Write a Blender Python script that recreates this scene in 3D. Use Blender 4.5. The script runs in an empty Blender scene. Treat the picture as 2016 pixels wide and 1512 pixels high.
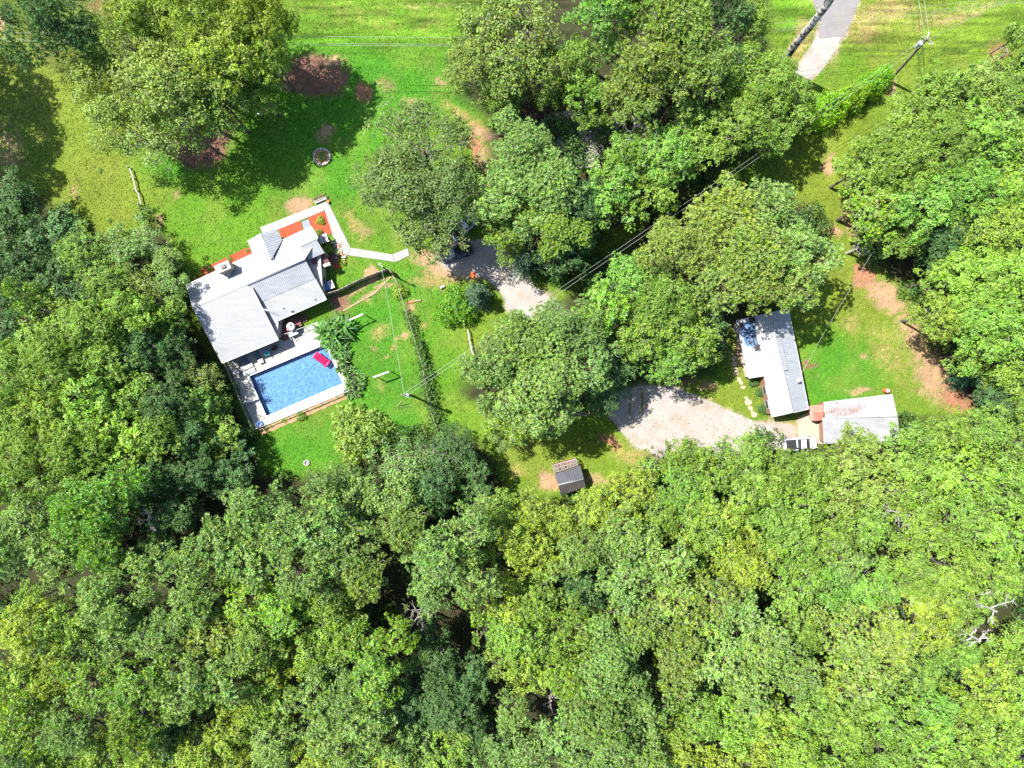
import bpy, math, random
import numpy as np
from mathutils import Vector
random.seed(7); rng = np.random.default_rng(7)
S = bpy.context.scene
C = S.collection
# ------------------------------------------------------------------ camera, light, exposure
H = 105.0; K = 0.075            # camera height (m), metres per photo pixel on the ground
cd = bpy.data.cameras.new('camera'); cam = bpy.data.objects.new('camera', cd); C.objects.link(cam)
cam.location = (0, 0, H); cam.rotation_euler = (0, 0, 0)
cd.sensor_width = 36; cd.lens = 36 * H / (2016 * K); cd.clip_start = 1; cd.clip_end = 2000
S.camera = cam
ELEV = math.radians(57); SH = Vector((0.885, -0.465)).normalized()      # direction the shadows fall
W = bpy.data.worlds.new('World'); S.world = W; W.use_nodes = True
nt = W.node_tree; bg = nt.nodes['Background']
sky = nt.nodes.new('ShaderNodeTexSky'); sky.sky_type = 'NISHITA'; sky.sun_disc = False
sky.sun_elevation = ELEV; sky.sun_rotation = math.atan2(-SH.x, -SH.y); sky.altitude = 100
nt.links.new(sky.outputs[0], bg.inputs[0]); bg.inputs[1].default_value = 0.11
sl = bpy.data.lights.new('sun', 'SUN'); sun = bpy.data.objects.new('sun', sl); C.objects.link(sun)
sl.energy = 5.0; sl.angle = math.radians(0.5); sl.color = (1.0, 0.955, 0.88)
sun.rotation_euler = Vector((SH.x*math.cos(ELEV), SH.y*math.cos(ELEV), -math.sin(ELEV))).to_track_quat('-Z', 'Y').to_euler()
S.view_settings.view_transform = 'Standard'; S.view_settings.look = 'None'
S.view_settings.gamma = 1; S.view_settings.use_curve_mapping = False
S.view_settings.exposure = 1.45
S.render.engine = 'CYCLES'
cy = S.cycles
cy.max_bounces = 6; cy.diffuse_bounces = 3; cy.glossy_bounces = 2; cy.transmission_bounces = 3
cy.transparent_max_bounces = 8; cy.use_denoising = False; cy.caustics_reflective = False; cy.caustics_refractive = False
cy.sample_clamp_indirect = 4

# ------------------------------------------------------------------ helpers
def P(px, py, z=0.0):
    f = (H - z) / H * K
    return Vector(((px - 1008) * f, (756 - py) * f, z))
def PL(pts, z=0.0): return [P(a, b, z) for a, b in pts]
def link(o, parent=None):
    C.objects.link(o)
    if parent is not None: o.parent = parent
    return o
def tag(o, label=None, cat=None, group=None, kind=None):
    for k, v in (('label', label), ('category', cat), ('group', group), ('kind', kind)):
        if v: o[k] = v
    return o
def thing(name, label, cat, loc=(0, 0, 0), rz=0.0, group=None):
    o = bpy.data.objects.new(name, None); o.empty_display_size = 0.3
    link(o); o.location = loc; o.rotation_euler = (0, 0, rz)
    return tag(o, label, cat, group)
def mesh_obj(name, me, m, parent=None, label=None):
    if m is not None and not me.materials: me.materials.append(m)
    o = bpy.data.objects.new(name, me); link(o, parent)
    if label: o['label'] = label
    return o
class MB:
    """collects simple solids into one mesh (world or local coordinates)"""
    def __init__(s): s.v = []; s.f = []
    def add(s, vs, fs):
        b = len(s.v); s.v += [tuple(x) for x in vs]; s.f += [tuple(i + b for i in f) for f in fs]; return s
    def box(s, c, d, rz=0.0, bev=0.0):
        x, y, z = d[0]/2, d[1]/2, d[2]/2; ca, sa = math.cos(rz), math.sin(rz); vs = []
        for (i, j, k) in ((-1,-1,-1),(1,-1,-1),(1,1,-1),(-1,1,-1),(-1,-1,1),(1,-1,1),(1,1,1),(-1,1,1)):
            e = bev if k > 0 else 0
            a, b = i*(x-e), j*(y-e); vs.append((c[0]+a*ca-b*sa, c[1]+a*sa+b*ca, c[2]+k*z))
        return s.add(vs, [(0,3,2,1),(4,5,6,7),(0,1,5,4),(1,2,6,5),(2,3,7,6),(3,0,4,7)])
    def beam(s, a, b, w, h, up=(0, 0, 1)):
        a, b = Vector(a), Vector(b); d = (b-a).normalized(); u = Vector(up)
        if abs(d.dot(u)) > 0.98: u = Vector((0, 1, 0))
        sd = d.cross(u).normalized()*w/2; u2 = sd.cross(d).normalized()*h/2
        vs = [a-sd-u2, a+sd-u2, a+sd+u2, a-sd+u2, b-sd-u2, b+sd-u2, b+sd+u2, b-sd+u2]
        return s.add(vs, [(0,1,2,3),(7,6,5,4),(0,4,5,1),(1,5,6,2),(2,6,7,3),(3,7,4,0)])
    def tube(s, pts, rad, n=6, cap=True):
        pts = [Vector(p) for p in pts]; rad = rad if isinstance(rad, (list, tuple)) else [rad]*len(pts)
        b = len(s.v); prev = None
        for i, p in enumerate(pts):
            d = (pts[min(i+1, len(pts)-1)] - pts[max(i-1, 0)]).normalized()
            u = Vector((0, 0, 1)) if abs(d.z) < 0.9 else Vector((1, 0, 0))
            a1 = d.cross(u).normalized(); a2 = d.cross(a1)
            for k in range(n):
                t = 2*math.pi*k/n; q = p + (a1*math.cos(t)+a2*math.sin(t))*rad[i]; s.v.append(tuple(q))
        for i in range(len(pts)-1):
            for k in range(n):
                k2 = (k+1) % n
                s.f.append((b+i*n+k, b+i*n+k2, b+(i+1)*n+k2, b+(i+1)*n+k))
        if cap:
            s.f.append(tuple(b+k for k in range(n-1, -1, -1))); s.f.append(tuple(b+(len(pts)-1)*n+k for k in range(n)))
        return s
    def prism(s, poly, z0, z1):
        n = len(poly); P0 = [(p[0], p[1]) for p in poly]
        ar = sum(P0[i][0]*P0[(i+1) % n][1]-P0[(i+1) % n][0]*P0[i][1] for i in range(n))
        if ar < 0: P0 = P0[::-1]
        vs = [(x, y, z0) for x, y in P0] + [(x, y, z1) for x, y in P0]
        return s.add(vs, [tuple(range(n-1, -1, -1)), tuple(range(n, 2*n))] + [(i, (i+1) % n, n+(i+1) % n, n+i) for i in range(n)])
    def lathe(s, c, prof, n=16):
        b = len(s.v)
        for r, z in prof:
            for k in range(n):
                t = 2*math.pi*k/n; s.v.append((c[0]+r*math.cos(t), c[1]+r*math.sin(t), c[2]+z))
        for i in range(len(prof)-1):
            for k in range(n):
                k2 = (k+1) % n; s.f.append((b+i*n+k, b+i*n+k2, b+(i+1)*n+k2, b+(i+1)*n+k))
        s.f.append(tuple(b+(len(prof)-1)*n+k for k in range(n)))
        return s
    def ball(s, c, r, n=8, m=5, squash=(1, 1, 1), jit=0.0):
        b = len(s.v)
        for i in range(m+1):
            ph = math.pi*i/m
            for k in range(n):
                t = 2*math.pi*k/n; j = 1+random.uniform(-jit, jit)
                s.v.append((c[0]+r*squash[0]*math.sin(ph)*math.cos(t)*j, c[1]+r*squash[1]*math.sin(ph)*math.sin(t)*j, c[2]+r*squash[2]*math.cos(ph)*j))
        for i in range(m):
            for k in range(n):
                k2 = (k+1) % n; s.f.append((b+i*n+k, b+(i+1)*n+k, b+(i+1)*n+k2, b+i*n+k2))
        return s
    def mesh(s, name, m=None):
        me = bpy.data.meshes.new(name); me.from_pydata(s.v, [], s.f); me.update()
        if m is not None: me.materials.append(m)
        return me
    def build(s, name, m, parent=None, label=None): return mesh_obj(name, s.mesh(name, m), m, parent, label)

def mat(name, col, rough=0.7, var=0.25, scale=1.5, bump=0.0, metal=0.0, col2=None, spec=0.4, bscale=None):
    m = bpy.data.materials.new(name); m.use_nodes = True; n = m.node_tree.nodes; L = m.node_tree.links
    b = n['Principled BSDF']; b.inputs['Roughness'].default_value = rough; b.inputs['Metallic'].default_value = metal
    b.inputs['Specular IOR Level'].default_value = spec
    g = n.new('ShaderNodeNewGeometry'); t = n.new('ShaderNodeTexNoise'); t.inputs['Scale'].default_value = scale
    t.inputs['Detail'].default_value = 6; t.inputs['Roughness'].default_value = 0.65
    L.new(g.outputs['Position'], t.inputs['Vector'])
    r = n.new('ShaderNodeValToRGB'); e = r.color_ramp.elements
    e[0].position = 0.32; e[1].position = 0.68
    c2 = col2 or tuple(min(1, c*(1+var)) for c in col); c1 = col if col2 else tuple(c*(1-var) for c in col)
    e[0].color = (*c1, 1); e[1].color = (*c2, 1)
    L.new(t.outputs['Fac'], r.inputs['Fac']); L.new(r.outputs['Color'], b.inputs['Base Color'])
    if bump:
        t2 = n.new('ShaderNodeTexNoise'); t2.inputs['Scale'].default_value = bscale or scale*8; t2.inputs['Detail'].default_value = 4
        L.new(g.outputs['Position'], t2.inputs['Vector'])
        bp = n.new('ShaderNodeBump'); bp.inputs['Strength'].default_value = bump; bp.inputs['Distance'].default_value = 0.05
        L.new(t2.outputs['Fac'], bp.inputs['Height']); L.new(bp.outputs['Normal'], b.inputs['Normal'])
    return m

# numpy value noise
_lat = rng.random((257, 257))
def vnoise(x, y, s):
    x = np.asarray(x)/s + 531.7; y = np.asarray(y)/s + 287.3
    xi = np.floor(x).astype(int); yi = np.floor(y).astype(int); fx = x-xi; fy = y-yi
    fx = fx*fx*(3-2*fx); fy = fy*fy*(3-2*fy); a = _lat
    g = lambda i, j: a[(xi+i) % 256, (yi+j) % 256]
    return (g(0,0)*(1-fx)+g(1,0)*fx)*(1-fy) + (g(0,1)*(1-fx)+g(1,1)*fx)*fy
def fbm(x, y, s, o=4):
    r = 0; w = 0.5; t = 0
    for i in range(o): r = r + w*vnoise(x+i*17.3, y-i*9.1, s/(2**i)); t += w; w *= 0.55
    return r/t
def inpoly(x, y, poly):
    ins = np.zeros(np.shape(x), bool); n = len(poly); j = n-1
    for i in range(n):
        xi, yi = poly[i]; xj, yj = poly[j]
        c = ((yi > y) != (yj > y)) & (x < (xj-xi)*(y-yi)/((yj-yi) if yj != yi else 1e-9)+xi)
        ins ^= c; j = i
    return ins
def polydist(x, y, poly):
    d = np.full(np.shape(x), 1e9); n = len(poly)
    for i in range(n):
        ax, ay = poly[i]; bx, by = poly[(i+1) % n]; dx, dy = bx-ax, by-ay
        t = np.clip(((x-ax)*dx+(y-ay)*dy)/(dx*dx+dy*dy+1e-9), 0, 1)
        d = np.minimum(d, np.hypot(x-ax-t*dx, y-ay-t*dy))
    return np.where(inpoly(x, y, poly), -d, d)

# ------------------------------------------------------------------ materials
M = {}
M['roof'] = mat('white_metal_roof', (0.252, 0.262, 0.277), 0.42, 0.07, 0.35, spec=0.5, col2=(0.293, 0.299, 0.312))
M['roofblue'] = mat('pale_metal_roof', (0.240, 0.258, 0.276), 0.4, 0.07, 0.35, spec=0.5, col2=(0.271, 0.290, 0.308))
def grime(m, sc_, lo, hi, sx=1.0):
    n = m.node_tree.nodes; L = m.node_tree.links; b = n['Principled BSDF']; src = b.inputs['Base Color'].links[0].from_socket
    g = n.new('ShaderNodeNewGeometry'); mp = n.new('ShaderNodeMapping'); mp.inputs['Rotation'].default_value = (0, 0, math.radians(-66.6)); mp.inputs['Scale'].default_value = (.25, 1.6, 1)
    L.new(g.outputs['Position'], mp.inputs[0]); t = n.new('ShaderNodeTexNoise'); t.inputs['Scale'].default_value = sc_; t.inputs['Detail'].default_value = 7; t.inputs['Roughness'].default_value = .7; L.new(mp.outputs[0], t.inputs['Vector'])
    q = n.new('ShaderNodeMapRange'); q.inputs['From Min'].default_value = .35; q.inputs['From Max'].default_value = .62; q.inputs['To Min'].default_value = lo; q.inputs['To Max'].default_value = hi; L.new(t.outputs['Fac'], q.inputs['Value'])
    h = n.new('ShaderNodeHueSaturation'); L.new(src, h.inputs['Color']); L.new(q.outputs[0], h.inputs['Value']); L.new(h.outputs[0], b.inputs['Base Color'])
grime(M['roof'], 1.4, .82, 1.04); grime(M['roofblue'], 1.4, .82, 1.04)
M['roofblack'] = mat('dark_metal_roof', (0.045, 0.048, 0.06), 0.4, 0.2, 0.6)
M['roofred'] = mat('faded_red_metal', (0.42, 0.12, 0.09), 0.5, 0.2, 1.2, col2=(0.52, 0.19, 0.15))
M['maroon'] = mat('maroon_metal', (0.10, 0.028, 0.034), 0.45, 0.25, 0.8)
M['trim'] = mat('white_trim', (0.294, 0.298, 0.302), 0.5, 0.06, 2)
M['wall'] = mat('pale_siding', (0.336, 0.328, 0.304), 0.7, 0.12, 1.2)
M['woodwall'] = mat('brown_board_wall', (0.24, 0.13, 0.08), 0.8, 0.3, 3)
M['stone'] = mat('chimney_stone', (0.304, 0.264, 0.216), 0.85, 0.3, 4, 0.5)
M['glass'] = mat('window_glass', (0.03, 0.04, 0.05), 0.08, 0.1, 1, spec=0.8)
M['concrete'] = mat('concrete', (0.217, 0.210, 0.199), 0.85, 0.08, 0.8, 0.2, col2=(0.261, 0.254, 0.243))
M['deckc'] = mat('pool_deck_concrete', (0.246, 0.233, 0.217), 0.85, 0.1, 0.9, 0.2, col2=(0.289, 0.278, 0.263))
M['greyslab'] = mat('grey_slab', (0.160, 0.176, 0.216), 0.8, 0.12, 2)
M['mulch'] = mat('red_mulch', (0.230, 0.035, 0.013), 0.95, 0.3, 6, 0.8, col2=(0.371, 0.083, 0.038))
M['darkwood'] = mat('dark_stained_wood', (0.13, 0.05, 0.045), 0.75, 0.35, 3)
M['greywood'] = mat('weathered_wood', (0.27, 0.23, 0.19), 0.85, 0.35, 4)
M['polewood'] = mat('pole_wood', (0.13, 0.12, 0.09), 0.85, 0.3, 4)
M['white'] = mat('white_plastic', (0.389, 0.395, 0.395), 0.4, 0.05, 3)
M['galv'] = mat('galvanised_metal', (0.45, 0.47, 0.5), 0.35, 0.1, 3, metal=0.4)
M['black'] = mat('black_plastic', (0.02, 0.02, 0.024), 0.5, 0.3, 3)
M['teal'] = mat('turquoise_plastic', (0.02, 0.32, 0.42), 0.4, 0.1, 3)
M['roofshade'] = mat('painted_blue_shade', (0.09, 0.19, 0.38), 0.6, 0.25, 2.5)  # blue shade of the porch roof, put into a colour
M['blue'] = mat('blue_cloth', (0.03, 0.13, 0.42), 0.5, 0.2, 3)
M['slate'] = mat('slate_cushion', (0.10, 0.13, 0.20), 0.8, 0.2, 3)
M['orange'] = mat('orange_plastic', (0.75, 0.12, 0.02), 0.5, 0.1, 3)
M['pink'] = mat('pale_pink_plastic', (0.65, 0.42, 0.45), 0.5, 0.1, 3)
M['magenta'] = mat('magenta_vinyl', (0.496, 0.004, 0.080), 0.3, 0.08, 3, spec=0.6)
M['magdark'] = mat('dark_magenta_vinyl', (0.180, 0.002, 0.030), 0.35, 0.08, 3)
M['wire'] = mat('aluminium_wire', (0.252, 0.264, 0.240), 0.4, 0.1, 1, metal=0.3)
M['wiredark'] = mat('dark_cable', (0.05, 0.05, 0.05), 0.5, 0.1, 1)
M['brick'] = mat('tan_brick', (0.42, 0.25, 0.16), 0.85, 0.3, 5, 0.3)
M['rock'] = mat('pale_rock', (0.360, 0.328, 0.296), 0.9, 0.35, 3, 0.5)
M['flag'] = mat('tan_flagstone', (0.358, 0.282, 0.186), 0.9, 0.2, 3, 0.4)
M['terra'] = mat('terracotta', (0.384, 0.120, 0.056), 0.8, 0.25, 3)
M['carblack'] = mat('black_car_paint', (0.012, 0.016, 0.025), 0.15, 0.1, 1, spec=0.8)
M['carwhite'] = mat('white_car_paint', (0.6, 0.62, 0.64), 0.2, 0.05, 1, spec=0.7)
M['tyre'] = mat('tyre_rubber', (0.015, 0.015, 0.015), 0.8, 0.1, 3)
M['bark'] = mat('grey_bark', (0.101, 0.088, 0.076), 0.9, 0.35, 5, 0.4)
M['barkpine'] = mat('pine_bark', (0.095, 0.067, 0.050), 0.9, 0.35, 5, 0.4)
M['twig'] = mat('pale_twigs', (0.224, 0.207, 0.185), 0.85, 0.2, 5)
M['dead'] = mat('bleached_dead_wood', (0.312, 0.294, 0.270), 0.85, 0.2, 4)
M['soil'] = mat('dug_soil', (0.30, 0.17, 0.10), 0.95, 0.3, 3, 0.5)

def leaf_mat(name, trans=0.3, spec=0.35, rough=0.5):
    m = bpy.data.materials.new(name); m.use_nodes = True; n = m.node_tree.nodes; L = m.node_tree.links
    b = n['Principled BSDF']; b.inputs['Roughness'].default_value = rough; b.inputs['Specular IOR Level'].default_value = spec
    oi = n.new('ShaderNodeObjectInfo'); at = n.new('ShaderNodeAttribute'); at.attribute_name = 'tint'
    sep = n.new('ShaderNodeSeparateColor'); L.new(at.outputs['Color'], sep.inputs[0])
    hs = n.new('ShaderNodeHueSaturation')
    def mr(src, a, c):
        q = n.new('ShaderNodeMapRange'); q.inputs['To Min'].default_value = a; q.inputs['To Max'].default_value = c
        L.new(src, q.inputs['Value']); return q.outputs[0]
    L.new(oi.outputs['Color'], hs.inputs['Color'])
    L.new(mr(sep.outputs[0], 0.55, 2.2), hs.inputs['Value'])
    L.new(mr(sep.outputs[1], 0.475, 0.52), hs.inputs['Hue'])
    L.new(mr(sep.outputs[2], 1.16, 0.86), hs.inputs['Saturation'])
    L.new(hs.outputs[0], b.inputs['Base Color'])
    tr = n.new('ShaderNodeBsdfTranslucent'); h2 = n.new('ShaderNodeHueSaturation'); h2.inputs['Hue'].default_value = 0.48
    h2.inputs['Value'].default_value = 1.3; h2.inputs['Saturation'].default_value = 1.1
    L.new(hs.outputs[0], h2.inputs['Color']); L.new(h2.outputs[0], tr.inputs['Color'])
    mx = n.new('ShaderNodeMixShader'); mx.inputs[0].default_value = trans
    L.new(b.outputs[0], mx.inputs[1]); L.new(tr.outputs[0], mx.inputs[2])
    L.new(mx.outputs[0], n['Material Output'].inputs['Surface'])
    return m
M['leaf'] = leaf_mat('broad_leaves', 0.26, 0.2, 0.5)
M['needle'] = leaf_mat('pine_needles', 0.2, 0.2, 0.55)

def quads_mesh(name, V, tint=None, m=None):
    """V (N,4,3) array -> one mesh of N quads; tint (N,3)"""
    N = len(V); me = bpy.data.meshes.new(name)
    me.vertices.add(N*4); me.loops.add(N*4); me.polygons.add(N)
    me.vertices.foreach_set('co', V.reshape(-1).astype(np.float32))
    me.loops.foreach_set('vertex_index', np.arange(N*4, dtype=np.int32))
    me.polygons.foreach_set('loop_start', np.arange(0, N*4, 4, dtype=np.int32))
    try: me.polygons.foreach_set('loop_total', np.full(N, 4, np.int32))
    except Exception: pass
    me.update(calc_edges=True)
    if tint is not None:
        a = me.color_attributes.new('tint', 'FLOAT_COLOR', 'POINT')
        c = np.ones((N, 4, 4), np.float32); c[:, :, :3] = tint[:, None, :]
        a.data.foreach_set('color', c.reshape(-1))
    if m is not None: me.materials.append(m)
    return me
def norm(a): return a/(np.linalg.norm(a, axis=-1, keepdims=True)+1e-9)
def sprays(pos, nrm, k, L, Wd, r, lift=(0.0, 0.6), jitter=0.12, narrow=0.5):
    """k rhombus leaves round every clump position"""
    N = len(pos); a = norm(np.cross(nrm, r.normal(size=(N, 3)))); b = np.cross(nrm, a)
    out = []; tn = r.random((N, 3))
    ang0 = r.random(N)*6.283
    T = []
    for i in range(k):
        t = ang0 + i*6.283/k + r.normal(size=N)*0.35
        up = r.uniform(lift[0], lift[1], N)[:, None]
        ax = norm(a*np.cos(t)[:, None]+b*np.sin(t)[:, None] + nrm*up)
        l = (L*r.uniform(0.65, 1.25, N))[:, None]; w = (Wd*r.uniform(0.7, 1.25, N))[:, None]
        side = norm(np.cross(ax, nrm + 0.5*r.normal(size=(N, 3))))
        p = pos + r.normal(size=(N, 3))*jitter*L
        mid = p + ax*l*narrow
        out.append(np.stack([p, mid-side*w/2, p+ax*l, mid+side*w/2], 1))
        tt = tn.copy(); tt[:, 0] = np.clip(tt[:, 0]*0.6+0.4*r.random(N), 0, 1); T.append(tt)
    return np.concatenate(out), np.concatenate(T)

VAR = {}
def make_variant(key, kind, R, Ht, seed, dens=1.0):
    r = np.random.default_rng(seed); rd = random.Random(seed)
    ph = r.random(6)*6.28
    def outl(t): return 0.86 + 0.13*np.sin(2*t+ph[0]) + 0.11*np.sin(3*t+ph[1]) + 0.09*np.sin(5*t+ph[2]) + 0.08*np.sin(7*t+ph[3])
    ch = dict(o=0.40, s=0.30, p=0.33, c=0.7)[kind]*Ht       # crown half-height
    zc = Ht - ch*0.95
    nl = int({'o': 34, 's': 30, 'p': 34, 'c': 30}[kind] * (0.5+R/9))
    lobes = []
    tries = 0
    while len(lobes) < nl and tries < 4000:
        tries += 1
        t = r.random()*6.283; q = math.sqrt(r.random())
        rad = q*R*0.86*outl(t)
        zz = zc + ch*math.sqrt(max(0, 1-(q*0.93)**2))*r.uniform(0.62, 1.0)*0.86 - (r.random() < 0.35)*r.random()*ch*0.9
        rl = R*r.uniform(0.15, 0.27)*(1.15-0.35*q)
        p = np.array([rad*math.cos(t), rad*math.sin(t), zz])
        if all(np.linalg.norm(p[:2]-l[0][:2]) > 0.55*min(rl, l[1]) or abs(p[2]-l[0][2]) > rl for l in lobes): lobes.append((p, rl))
    pos = []; nr = []; lf = (0.82, 1.0, 1.22)[seed % 3]
    csp = {'o': 0.42, 's': 0.30, 'p': 0.27, 'c': 0.16}[kind]/dens*lf**1.6     # m2 of lobe shell per clump
    for p, rl in lobes:
        n = int(4*3.14*rl*rl*0.62/csp*(r.uniform(0.45, 1.1) if kind == 's' else r.uniform(0.8, 1.1)))
        d = norm(r.normal(size=(n*2, 3))+np.array([0, 0, 0.55])+0.5*norm(p-np.array([0, 0, zc-ch*0.3])))[:n]
        rr = rl*(0.72+0.36*r.random(n))*(1+0.15*np.sin(5*np.arctan2(d[:, 1], d[:, 0])+ph[4]))
        fl = np.array([1.12, 1.12, 0.72])
        pos.append(p+d*rr[:, None]*fl); nr.append(norm(d+0.5*np.array([0, 0, 1])+0.35*r.normal(size=(n, 3))))
    pos = np.concatenate(pos); nr = np.concatenate(nr)
    if kind == 'p':
        V, T = sprays(pos, nr, 13, 0.36*lf, 0.11*lf, r, (0.1, 1.3), 0.06, 0.55); lm = M['needle']
    elif kind == 's':
        V, T = sprays(pos, nr, 6, 0.36, 0.20, r, (-0.2, 0.6), 0.5); lm = M['leaf']
    else:
        m_ = 4; cp = np.repeat(pos, m_, 0)+norm(np.repeat(nr, m_, 0)*.7+r.normal(size=(len(pos)*m_, 3))*.8)*np.array([.30, .30, .24]); cn = norm(cp-np.repeat(pos, m_, 0)+.5*np.repeat(nr, m_, 0))
        V, T = sprays(cp, cn, 5, 0.25*lf, 0.16*lf, r, (-0.1, 0.6), 0.25); lm = M['leaf']
        tb_ = r.random((len(pos), 3)); tb_ = np.tile(np.repeat(tb_, m_, 0), (5, 1)); T = T*.45+tb_*.55
    crown = quads_mesh('crown_'+key, V, T, lm)
    tb = MB(); r0 = 0.014*Ht*(0.9 if kind == 'p' else 1.0)
    lean = np.array([r.normal(), r.normal(), 0])*0.25
    top = np.array([lean[0], lean[1], Ht*0.86])
    tp = [(0, 0, -0.3), (lean[0]*.3, lean[1]*.3, Ht*0.3), (lean[0]*.7, lean[1]*.7, Ht*0.6), tuple(top)]
    tb.tube(tp, [r0*1.35, r0, r0*.7, r0*.25], 8)
    tw = []
    for p, rl in lobes:
        h0 = max(0.30*Ht, min(Ht*0.8, p[2]-0.55*math.hypot(p[0], p[1])-0.5))
        base = np.array([lean[0]*h0/Ht, lean[1]*h0/Ht, h0]); midp = base*0.45+p*0.55+np.array([0, 0, -0.06*R])+r.normal(size=3)*0.2
        tb.tube([base, midp, p], [r0*0.38, r0*0.22, 0.04], 5, False)
        for k in range(2 if kind != 's' else 4):
            d = norm(r.normal(size=3)+np.array([0, 0, 0.8])); e = p+d*rl*r.uniform(0.85, 1.2)*np.array([1.1, 1.1, .75])
            mm = (p+e)/2+r.normal(size=3)*0.15
            f0 = len(tb.f); tb.tube([p, mm, e], [0.04, 0.03, 0.015], 4, False); tw.append((f0, len(tb.f)))
    trunk = tb.mesh('trunk_'+key, M['barkpine'] if kind == 'p' else M['bark']); trunk.materials.append(M['twig'])
    for f0, f1 in tw:
        for q in range(f0, f1): trunk.polygons[q].material_index = 1
    VAR[key] = (crown, trunk, R, Ht, zc)
for i in range(3): make_variant('oL%d' % i, 'o', 7.0, 16.0, 11+i)
for i in range(3): make_variant('oM%d' % i, 'o', 4.8, 13.0, 21+i)
for i in range(2): make_variant('oS%d' % i, 'o', 2.6, 7.0, 31+i)
for i in range(3): make_variant('pL%d' % i, 'p', 7.0, 19.0, 41+i)
for i in range(3): make_variant('pM%d' % i, 'p', 4.8, 17.0, 51+i)
for i in range(3): make_variant('sL%d' % i, 's', 7.0, 16.0, 61+i)
for i in range(2): make_variant('sM%d' % i, 's', 4.8, 13.0, 71+i)

TONE = {'Y': ((0.165, 0.240, 0.036), 'yellow-green'), 'L': ((0.150, 0.265, 0.042), 'lime green'), 'G': ((0.120, 0.202, 0.034), 'mid green'),
        'D': ((0.055, 0.112, 0.034), 'dark green'), 'S': ((0.128, 0.212, 0.054), 'grey-green'), 'O': ((0.138, 0.200, 0.042), 'olive'),
        'K': ((0.082, 0.128, 0.036), 'dark olive'), 'B': ((0.116, 0.226, 0.040), 'bright green')}
KN = {'o': ('broadleaf_tree', 'broadleaf tree'), 'p': ('pine_tree', 'pine'), 's': ('thin_crowned_tree', 'thin-crowned tree')}
used = {}
def place_tree(px, py, rp, kind, tone, h=None, label='', group=None):
    big = rp*K > 5.6
    key = kind + ('L' if big else ('M' if (rp*K > 3.2 or kind != 'o') else 'S'))
    ks = [k for k in VAR if k.startswith(key)]; used[key] = used.get(key, -1)+1
    crown, trunk, R, Ht, zc = VAR[ks[used[key] % len(ks)]]
    if h is None: h = {'o': 14, 'p': 18.5, 's': 14}[kind]*random.uniform(0.9, 1.1)*(0.8+0.25*min(1.2, rp/90))
    sz = h/Ht; z0 = zc*sz+0.25*(h-zc*sz)
    p = P(px, py, z0); rw = rp*K*(H-z0)/H*1.08; s = rw/R
    o = thing(KN[kind][0], label, 'tree', (p.x, p.y, 0), random.uniform(0, 6.28), group)
    o.scale = (s*random.uniform(0.95, 1.06), s*random.uniform(0.95, 1.06), sz)
    a = mesh_obj('trunk', trunk, None, o); b = mesh_obj('crown', crown, None, o)
    c = TONE[tone][0]; j = random.uniform(0.88, 1.12); k = random.uniform(0.94, 1.06)
    b.color = (c[0]*j*k, c[1]*j, c[2]*j/k, 1)
    return o

# ------------------------------------------------------------------ ground
POOL = [(491.4, 740.6), (640.2, 678.7), (675, 754.5), (525.2, 819)]
FOREST = [
 [(-200, 430), (60, 380), (170, 440), (250, 490), (300, 420), (345, 470), (365, 560), (380, 640), (440, 712), (500, 850), (515, 925), (640, 935), (700, 905),
  (760, 850), (900, 850), (960, 880), (1000, 960), (1085, 985), (1170, 975), (1290, 915), (1400, 890), (1500, 850), (1600, 880), (1650, 840), (1800, 820),
  (1940, 830), (1870, 760), (1840, 690), (1790, 580), (1700, 500), (1660, 370), (1700, 320), (1755, 270), (1800, 200), (1900, 150), (2016, 110), (2300, 100), (2300, 1800), (-300, 1800)],
 [(880, 110), (920, 50), (1000, -80), (1540, -60), (1500, 60), (1560, 130), (1600, 200), (1550, 280), (1400, 340), (1290, 400), (1230, 440), (1120, 560), (1070, 560), (1010, 480),
  (960, 430), (960, 330), (960, 230), (900, 190)],
 [(1180, 520), (1250, 480), (1300, 380), (1500, 370), (1600, 400), (1640, 500), (1560, 600), (1450, 640), (1400, 740), (1230, 770), (1170, 800), (1000, 840), (900, 780), (940, 700), (1100, 600)],
 [(-100, -80), (520, -80), (570, 60), (560, 180), (500, 190), (300, 200), (140, 180), (60, 120)],
]
def ell(x, y, cx, cy, rx, ry, a=0):
    a = math.radians(a); dx = x-cx; dy = y-cy
    u = (dx*math.cos(a)+dy*math.sin(a))/rx; v = (-dx*math.sin(a)+dy*math.cos(a))/ry
    return np.hypot(u, v)
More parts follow.
